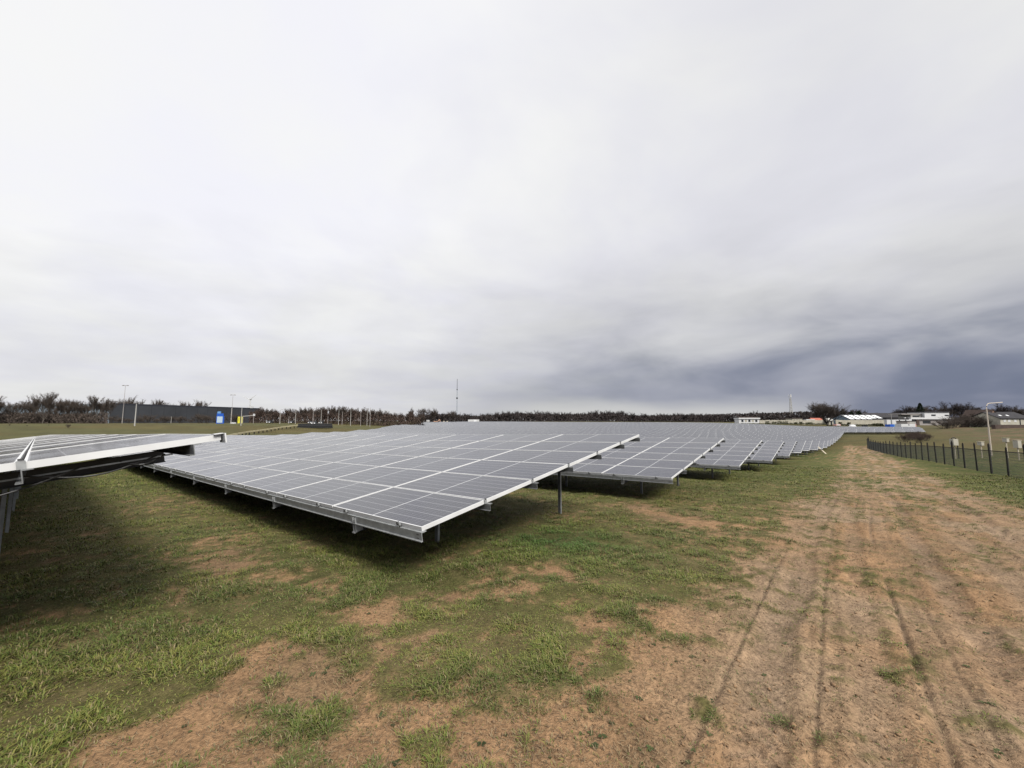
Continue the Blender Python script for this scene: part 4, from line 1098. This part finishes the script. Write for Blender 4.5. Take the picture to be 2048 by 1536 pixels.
gable(root, w, 10, H(834), H(819.5) - H(834), 'brick', 'tile', .25, 'y'); q = MB(); q.box(-w * .12, w * .12, -.06, .01, H(845), H(839), 'pane'); q.build('window', root); q = MB(); q.box(-w * .08, w * .08, -.06, .01, H(832), H(828), 'pane'); q.build('window', root)
root, w, H = bld('bungalow', 'long low white-walled bungalow with a dark roof and two roof lights at the right edge', 2001, 2062, 160)
r_ = gable(root, w, 11, H(836.5), H(824) - H(836.5), 'cream', 'darkroof', .4)
hw = H(836.5); hr = H(824) - hw
for xx in (-w * .32, -w * .08):
    q = MB(); f0, f1 = .30, .45; q.face([(xx, 5.5 * f0, hw + hr * f0 + .23), (xx + .9, 5.5 * f0, hw + hr * f0 + .23), (xx + .9, 5.5 * f1, hw + hr * f1 + .25), (xx, 5.5 * f1, hw + hr * f1 + .25)], 'skylight'); q.build('roof_light', root)
q = MB(); q.box(w * .13, w * .16, -.08, .02, 0, H(838), 'pane'); q.build('door', root)
for a in (-.4, -.25, -.05): q = MB(); q.box(w * a, w * (a + .08), -.05, .02, H(844), H(839.5), 'white'); q.build('window', root)
root, w, H = bld('hedge_bank', 'brown earth bank with dry plants in front of the bungalow', 1990, 2070, 140, 'bank')
q = MB(); q.box(-w / 2, w / 2, 0, 1.2, -.5, H(849.5), 'tile'); q.build('bank', root)

# white marker boxes behind the fence
for px_, w_, y0, y1, Y, lab in ((1908, 9.5, 891, 878, 42, 'white box with a rounded dark hood behind the fence, largest of the white boxes'), (1961, 5.5, 891, 884, 43, 'small pale box between the fence posts left of the curved lamp'), (2034.5, 7, 896, 881, 39, 'tall cream box close to the right edge behind the fence'), (2012, 5, 884, 877, 43, 'narrow pale box right of the curved lamp behind the fence')):
    f = placed(px_, Y); k = Y / FPX; zt = at(px_, y1, Y).z - f.z; zb = max(.0, at(px_, y0, Y).z - f.z)
    root = thing('marker_box', lab, 'box', loc=f, group='pale boxes behind the fence')
    q = MB(); q.box(-w_ * k / 2, w_ * k / 2, 0, .4, zb + .002, zt, 'cream'); q.build('body', root)
    q = MB()
    if px_ == 1908:
        pts = [(-w_ * k * .6, .2, 0), (-w_ * k * .6, .2, zt * .8), (-w_ * k * .4, .2, zt + .08), (0, .2, zt + .14), (w_ * k * .4, .2, zt + .08), (w_ * k * .68, .2, zt * .75), (w_ * k * .72, .2, 0)]
        q.tube(pts, .045, 'post', 6); q.build('hood', root)
    else:
        q.box(-w_ * k / 2 - .03, w_ * k / 2 + .03, -.03, .43, zt + .002, zt + .05, 'wood'); q.build('lid', root)
    q = MB(); q.box(-.035, .035, .15, .22, -.2, zb, 'wood'); q.build('post', root)

# ------------------------------------------------------------------ trees
def tree_meshes(seed, h=10, spread=1.0, levels=5, trunk_f=.25, up=.55, twigm='twig', barkm='bark', tw=2200, twig_len=.8, thick=.022, stems=1, tspread=.45, dens=1.0, limb=.34, nl=6):
    rn = random.Random(seed); q = MB(); ends = []
    def grow(p, d, l, r, lev):
        seg = 3; pts = [p]; rad = [r]; dd = d
        for i in range(seg):
            dd = (dd + Vector((rn.uniform(-.18, .18), rn.uniform(-.18, .18), rn.uniform(-.05, .16) * up * 2))).normalized()
            p = p + dd * l / seg; pts.append(p); rad.append(r * (1 - .35 * (i + 1) / seg))
        q.tube(pts, rad, barkm, 6 if lev == 0 else 4 if lev < 3 else 3, cap=False)
        if lev >= 1 or stems > 1 or limb > .35: ends.extend([(pts[1], dd, l), (pts[2], dd, l), (pts[3], dd, l)])
        if lev < levels:
            for i in range((nl if stems == 1 else 3) if lev == 0 else 3):
                an = rn.uniform(0, 6.283) if lev else i * 6.283 * 2 / nl + rn.uniform(-.3, .3); til = (rn.uniform(.25, 1.15) if lev == 0 else rn.uniform(.3, .95)) * spread
                side_ = Vector((math.cos(an), math.sin(an), 0)); nd = (dd * math.cos(til) + side_ * math.sin(til) + Vector((0, 0, .25 * up))).normalized()
                st = pts[-1] if i < 2 else pts[2] if i < 4 else pts[-1].lerp(pts[2], .5)
                grow(st, nd, (h * limb if lev == 0 else l) * rn.uniform(.62, .95), r * (.5 if lev == 0 else .62), lev + 1)
    for k_ in range(stems):
        a_ = k_ * 2.4; sp = 0 if stems == 1 else .5
        grow(Vector((math.cos(a_) * h * .06 * sp * 2, math.sin(a_) * h * .06 * sp * 2, -.3)), Vector((rn.uniform(-.05, .05) + math.cos(a_) * sp, rn.uniform(-.05, .05) + math.sin(a_) * sp, 1)).normalized(), h * trunk_f, h * thick, 0)
    zmax = max(v[2] for v in q.v); k = h / zmax
    tm = q.mesh('trunk')
    tm.transform(Matrix.Scale(k, 4))
    # twigs: fine slivers spraying from the limb ends
    E = [e for e in ends]; P = np.array([tuple(e[0]) for e in E]) * k; Dn = np.array([tuple(e[1]) for e in E])
    rg = np.random.default_rng(seed); idx = rg.integers(0, len(P), tw)
    d = Dn[idx] + rg.normal(size=(tw, 3)) * tspread; d[:, 2] += .25 * up; d /= np.linalg.norm(d, axis=1)[:, None]
    ln = twig_len * rg.uniform(.4, 1.2, tw)[:, None]; sd_ = np.cross(d, rg.normal(size=(tw, 3))); sd_ /= np.linalg.norm(sd_, axis=1)[:, None]
    wd = (.008 + .010 * rg.random(tw))[:, None] * h / 10 * dens
    p0 = P[idx]; bend = rg.normal(size=(tw, 3)) * .12 * ln
    V = np.stack([p0 - sd_ * wd, p0 + sd_ * wd, p0 + d * ln * .6 + bend + sd_ * wd * .7, p0 + d * ln + bend * 1.6], 1).reshape(-1, 3)
    cm = np_mesh('crown', V, np.arange(tw * 4), np.full(tw, 4), [M[twigm]])
    return tm, cm
def merge(tm, cm):
    pass
T_vase = [tree_meshes(sd_, 10, .75, 4, .16, .8, tw=15000, twig_len=.9, thick=.017, dens=.8) for sd_ in (11, 12, 13)]
T_bush = [tree_meshes(sd_, 8, .85, 3, .10, .8, tw=7000, twig_len=1.2, thick=.010, stems=6, dens=1.3, limb=.30) for sd_ in (21, 22)]
T_wood = [tree_meshes(sd_, 11, .48, 3, .22, 1.1, tm_, 'bark', 9000, 1.2, .011, tspread=.45, dens=.95, limb=.38) for sd_, tm_ in ((31, 'twig_red'), (32, 'twig_red'), (33, 'twig'))]
T_dark = [tree_meshes(sd_, 12, .8, 3, .10, .8, 'twig_dark', 'bark_dark', 4600, 1.5, .014, dens=1.6) for sd_ in (41, 42)]
T_thick = [tree_meshes(sd_, 8, .9, 3, .09, .7, 'twig_red', 'bark', 6000, 1.3, .008, stems=7, dens=1.3, limb=.30) for sd_ in (61, 62)]
T_big = tree_meshes(57, 18, 1.0, 5, .13, .5, 'twig', 'bark_dark', 34000, 1.3, .024, limb=.30, dens=.75, nl=10)

def tree(px, Y, py_top, protos, label, name='bare_tree', group=None, wide=1.0, ph=None, cat='tree', wpx=None):
    x = ray(px, 845)[0] * Y; g = gz(x, Y); h = at(px, py_top, Y).z - g
    tm, cm = protos[random.randrange(len(protos))] if isinstance(protos, list) else protos
    hz = max(v.co.z for v in tm.vertices) if not hasattr(tree, 'c') or tm.name not in tree.c else tree.c[tm.name]
    if not hasattr(tree, 'c'): tree.c = {}
    tree.c[tm.name] = hz
    root = thing(name, label, cat, loc=(x, Y, g), rz=random.uniform(0, 6.28), group=group)
    k = h / (hz + .4)
    if wpx:
        xs_ = [v.co.x for v in cm.vertices]; wide = wpx / FPX * Y / ((max(xs_) - min(xs_)) * k)
    root.scale = (k * wide, k * wide, k)
    if wpx: root.rotation_euler = (0, 0, 0)
    link('trunk', tm, root); link('crown', cm, root)
    return root

random.seed(3)
# left group before the warehouse
for px_, Y, py, w_, pr, lab in ((-8, 140, 790, .9, T_vase, 'bare tree cut by the left picture edge'), (85, 140, 783, .95, T_vase, 'tallest bare tree left of the warehouse'), (128, 150, 797, .9, T_vase, 'bare tree just right of the tallest one on the left'),
                                (140, 160, 800, .8, T_vase, 'slim bare tree between the tallest one and the pale wall'), (190, 145, 791, 1.0, T_vase, 'bare tree standing against the pale blue warehouse corner'),
                                (262, 250, 790, 1.0, T_vase, 'bare tree top showing behind the tall lamp mast'), (305, 275, 798, .8, T_vase, 'small bare tree above the warehouse roof line'), (365, 300, 802, .8, T_vase, 'small faint bare tree over the middle of the warehouse'), (397, 320, 800, .9, T_vase, 'spreading bare tree over the warehouse roof left of the blue sign')):
    tree(px_, Y, py, pr, lab, wide=w_)
for px_, Y, py, w_, lab in ((25, 148, 803, 1.2, 'rounded bare tree between the left picture edge and the tallest one'), (62, 156, 800, 1.1, 'fine-twigged bare tree just left of the tallest one'), (107, 152, 797, 1.1, 'fine-twigged bare tree close on the right of the tallest one'), (165, 152, 801, 1.2, 'broad low bare tree before the pale blue wall'), (207, 158, 799, 1.0, 'bare tree touching the corner of the dark warehouse'), (245, 255, 797, 1.1, 'bare tree top left of the tall lamp mast'), (330, 285, 803, 1.0, 'thin bare tree crown low over the warehouse roof')):
    tree(px_, Y, py, T_vase, lab, wide=w_)
for i in range(26):
    px_ = -20 + i * 9.6 + random.uniform(-3, 3)
    if 195 < px_ < 222: continue
    tree(px_, random.uniform(142, 160), random.uniform(820, 834) - (5 if 10 < px_ < 60 else 0), T_bush, 'leafless brown scrub tree in the belt left of the warehouse', 'scrub_tree', 'scrub belt on the far left', 1.25)
for i in range(16):
    tree(225 + i * 17 + random.uniform(-5, 5), random.uniform(165, 190), random.uniform(826, 838), T_bush, 'low leafless bush at the foot of the dark warehouse', 'bush', 'bushes along the warehouse wall', 1.4, cat='bush')
for i in range(4):
    tree((20, 55, 98, 137)[i] , (95, 92, 98, 90)[i], (848, 850, 849, 847)[i], T_bush, 'tiny young bare tree on the open turf at far left', 'sapling', 'saplings on the left turf', .8)
# the brown wood
for i in range(92):
    px_ = 505 + i * 3.75 + random.uniform(-2.5, 2.5)
    top = np.interp(px_, [505, 535, 555, 580, 610, 650, 700, 730, 780, 810, 850], [818, 816, 822, 820, 815, 815, 815, 817, 822, 825, 830]) + random.uniform(-3, 9)
    tree(px_, random.uniform(228, 262), top, T_wood, 'slender leafless tree in the reddish brown wood', 'wood_tree', 'trees of the brown wood behind the lamp posts', 1.15)
tree(822, 290, 814, T_vase, 'taller pale bare tree at the right end of the brown wood', wide=.8)
for px_, py, lab in ((848, 816, 'left one of the two broad bare trees over the digger'), (868, 815, 'right one of the two broad bare trees over the digger'), (906, 821, 'rounded bare tree left of the radio mast')):
    tree(px_, 350, py, T_vase, lab, wide=1.2)
tree(843, 335, 828, T_dark, 'dark low tree at the edge of the brown wood', wide=1.2)
# right side
tree(1655, 205, 803, T_big, 'big spreading bare oak standing alone between the garden walls', 'oak_tree', wpx=70)
tree(1505, 300, 822, T_dark, 'round bare tree behind the mobile home', wide=1.2)
for i, px_ in enumerate((1722, 1755, 1797, 1812, 1828, 1850, 1868, 1893, 1905, 1925, 1940, 1955, 1966, 2005, 2020, 2035, 2048)):
    py = (818, 824, 816, 812, 814, 811, 814, 810, 803, 806, 808, 812, 818, 808, 812, 812, 816)[i]
    tree(px_, random.uniform(300, 330), py, T_dark + T_vase, ORD[i] + ' leafless tree from the left in the mass behind the right-hand houses', 'bare_tree', 'trees behind the right-hand houses', 1.5)
for i, (px_, py, Y) in enumerate(((1888, 840, 158), (1899, 838, 160), (1918, 831, 165), (1930, 826, 172), (1942, 829, 168), (1955, 833, 165), (1968, 834, 170))):
    tree(px_, Y, py, T_bush, ORD[i] + ' of the dense brown shrubs between the white villa and the curved lamp', 'shrub', 'shrubs beside the white villa', 1.9, cat='shrub')
def conifer(px, Y, py, w_, label):
    x = ray(px, 845)[0] * Y; g = gz(x, Y); h = at(px, py, Y).z - g; root = thing('conifer', label, 'tree', loc=(x, Y, g))
    q = MB(); q.tube([(0, 0, -.3), (0, 0, h * .95)], [.25, .05], 'bark_dark', 6); q.build('trunk', root)
    n = 1600; rg = np.random.default_rng(int(px)); f_ = rg.random(n) ** .8; a = rg.uniform(0, 6.283, n); rr = w_ * (1 - f_) ** .8 * rg.uniform(.3, 1.05, n) + .15
    p = np.stack([np.cos(a) * rr, np.sin(a) * rr, h * (.06 + .94 * f_)], 1); d = np.stack([np.cos(a), np.sin(a), -.3 + 0 * a], 1) + rg.normal(size=(n, 3)) * .3; e = np.cross(d, rg.normal(size=(n, 3))); e /= np.linalg.norm(e, axis=1)[:, None]
    s = .45; V = np.stack([p - d * s, p + e * s * .4, p + d * s, p - e * s * .4], 1).reshape(-1, 3)
    link('crown', np_mesh('crown', V, np.arange(n * 4), np.full(n, 4), [M['needle']]), root)
conifer(1687, 262, 818, 2.4, 'narrow dark conifer right of the big bare oak')
conifer(1843, 275, 806, 4.2, 'dark evergreen tree behind the white villa roof')
conifer(1704, 250, 823, 4, 'low dark evergreen behind the left end of the barn roof')
conifer(1719, 255, 822, 4, 'second low dark evergreen behind the barn roof')
for i, (px_, py, Y) in enumerate(((1808, 868, 84), (1818, 864, 90), (1829, 861, 93), (1840, 863, 90), (1850, 867, 86), (1834, 868, 80))):
    tree(px_, Y, py, T_thick, ORD[i] + ' of the reddish brown thicket bushes behind the fence, before the white container', 'thicket_bush', 'reddish thicket behind the fence', 1.3, cat='bush')

# far dark tree line: one mass
def far_wood():
    Vs = []; Fs = []; Ms = []; off = 0; rg = random.Random(8)
    data = []
    for tm, cm in T_dark:
        for me in (tm, cm):
            co = np.empty(len(me.vertices) * 3, np.float32); me.vertices.foreach_get('co', co)
            fl = np.empty(len(me.loops), np.int32); me.loops.foreach_get('vertex_index', fl)
            ct = np.empty(len(me.polygons), np.int32); me.polygons.foreach_get('loop_total', ct)
            data.append((co.reshape(-1, 3), fl, ct))
    CT = []
    n = 150
    for i in range(n):
        px_ = 838 + 640 * (i + .5) / n + rg.uniform(-2, 2)
        if i % 9 == 8: px_ = rg.uniform(1480, 1700)
        Y = rg.uniform(350, 420) if px_ < 1480 else rg.uniform(300, 340)
        top = np.interp(px_, [838, 880, 940, 990, 1010, 1100, 1150, 1180, 1215, 1290, 1360, 1430, 1475, 1560, 1700], [826, 827, 828, 824, 822, 822, 826, 821, 820, 827, 827, 828, 831, 829, 828]) + rg.uniform(-1.5, 5)
        x = ray(px_, 845)[0] * Y; g = gz(x, Y) - .5; h = at(px_, top, Y).z - g
        k = h / 12.6; w_ = k * rg.uniform(1.1, 1.7); an = rg.uniform(0, 6.28); pr = rg.randrange(2)
        for co, fl, ct in data[pr * 2:pr * 2 + 2]:
            v = np.stack([(co[:, 0] * math.cos(an) - co[:, 1] * math.sin(an)) * w_ + x, (co[:, 0] * math.sin(an) + co[:, 1] * math.cos(an)) * w_ + Y, co[:, 2] * k + g], 1)
            Vs.append(v); Fs.append(fl + off); CT.append(ct); off += len(v)
    me = np_mesh('far_wood', np.concatenate(Vs), np.concatenate(Fs), np.concatenate(CT), [M['twig_dark']])
    o = link('far_wood', me, kind='stuff'); o['label'] = 'dark leafless tree belt along the horizon beyond the panel field'
    # dense undergrowth at its foot
    n = 26000; rn = np.random.default_rng(4)
    px_ = rn.uniform(838, 1700, n); Y = np.where(px_ < 1480, rn.uniform(345, 400, n), rn.uniform(285, 320, n)); x = (px_ - 1024) / FPX * Y
    g = ground(x, Y); z = g + rn.random(n) * (4.2 + 5.5 * fbm(x, x * 0, .03, 3, 6)); d = rn.normal(size=(n, 3)); d[:, 2] *= 1.6; d /= np.linalg.norm(d, axis=1)[:, None]; e = np.cross(d, rn.normal(size=(n, 3))); e /= np.linalg.norm(e, axis=1)[:, None]
    p = np.stack([x, Y, z], 1); s = rn.uniform(.5, 1.3, n)[:, None]
    V = np.stack([p - d * s, p + e * s * .35, p + d * s, p - e * s * .35], 1).reshape(-1, 3)
    o = link('undergrowth', np_mesh('undergrowth', V, np.arange(n * 4), np.full(n, 4), [M['twig_dark']]), kind='stuff'); o['label'] = 'dense dark undergrowth below the far tree belt'
    n = 11000; px_ = rn.uniform(500, 842, n); Y = rn.uniform(225, 262, n); x = (px_ - 1024) / FPX * Y; g = ground(x, Y); z = g + rn.random(n) * (4.5 + 3 * fbm(x, x * 0, .08, 3, 9))
    d = rn.normal(size=(n, 3)); d[:, 2] *= 2.2; d /= np.linalg.norm(d, axis=1)[:, None]; e = np.cross(d, rn.normal(size=(n, 3))); e /= np.linalg.norm(e, axis=1)[:, None]
    p = np.stack([x, Y, z], 1); s = rn.uniform(.35, 1.0, n)[:, None]
    V = np.stack([p - d * s, p + e * s * .22, p + d * s, p - e * s * .22], 1).reshape(-1, 3)
    n2 = 5200; px2 = rn.uniform(-40, 218, n2); Y2 = rn.uniform(141, 156, n2); x2 = (px2 - 1024) / FPX * Y2; z2 = ground(x2, Y2) + rn.random(n2) ** 1.3 * (2.4 + 2.4 * fbm(x2, x2 * 0, .1, 3, 19))
    d2 = rn.normal(size=(n2, 3)); d2[:, 2] *= 2; d2 /= np.linalg.norm(d2, axis=1)[:, None]; e2 = np.cross(d2, rn.normal(size=(n2, 3))); e2 /= np.linalg.norm(e2, axis=1)[:, None]
    p2 = np.stack([x2, Y2, z2], 1); s2 = rn.uniform(.3, .8, n2)[:, None]
    V2 = np.stack([p2 - d2 * s2, p2 + e2 * s2 * .22, p2 + d2 * s2, p2 - e2 * s2 * .22], 1).reshape(-1, 3)
    o = link('underwood', np_mesh('underwood', V2, np.arange(n2 * 4), np.full(n2, 4), [M['twig']]), kind='stuff'); o['label'] = 'low brown brushwood at the foot of the far left trees'
    o = link('brushwood', np_mesh('brushwood', V, np.arange(n * 4), np.full(n, 4), [M['twig_red']]), kind='stuff'); o['label'] = 'tangled brown brushwood between the trees of the near wood'
far_wood()
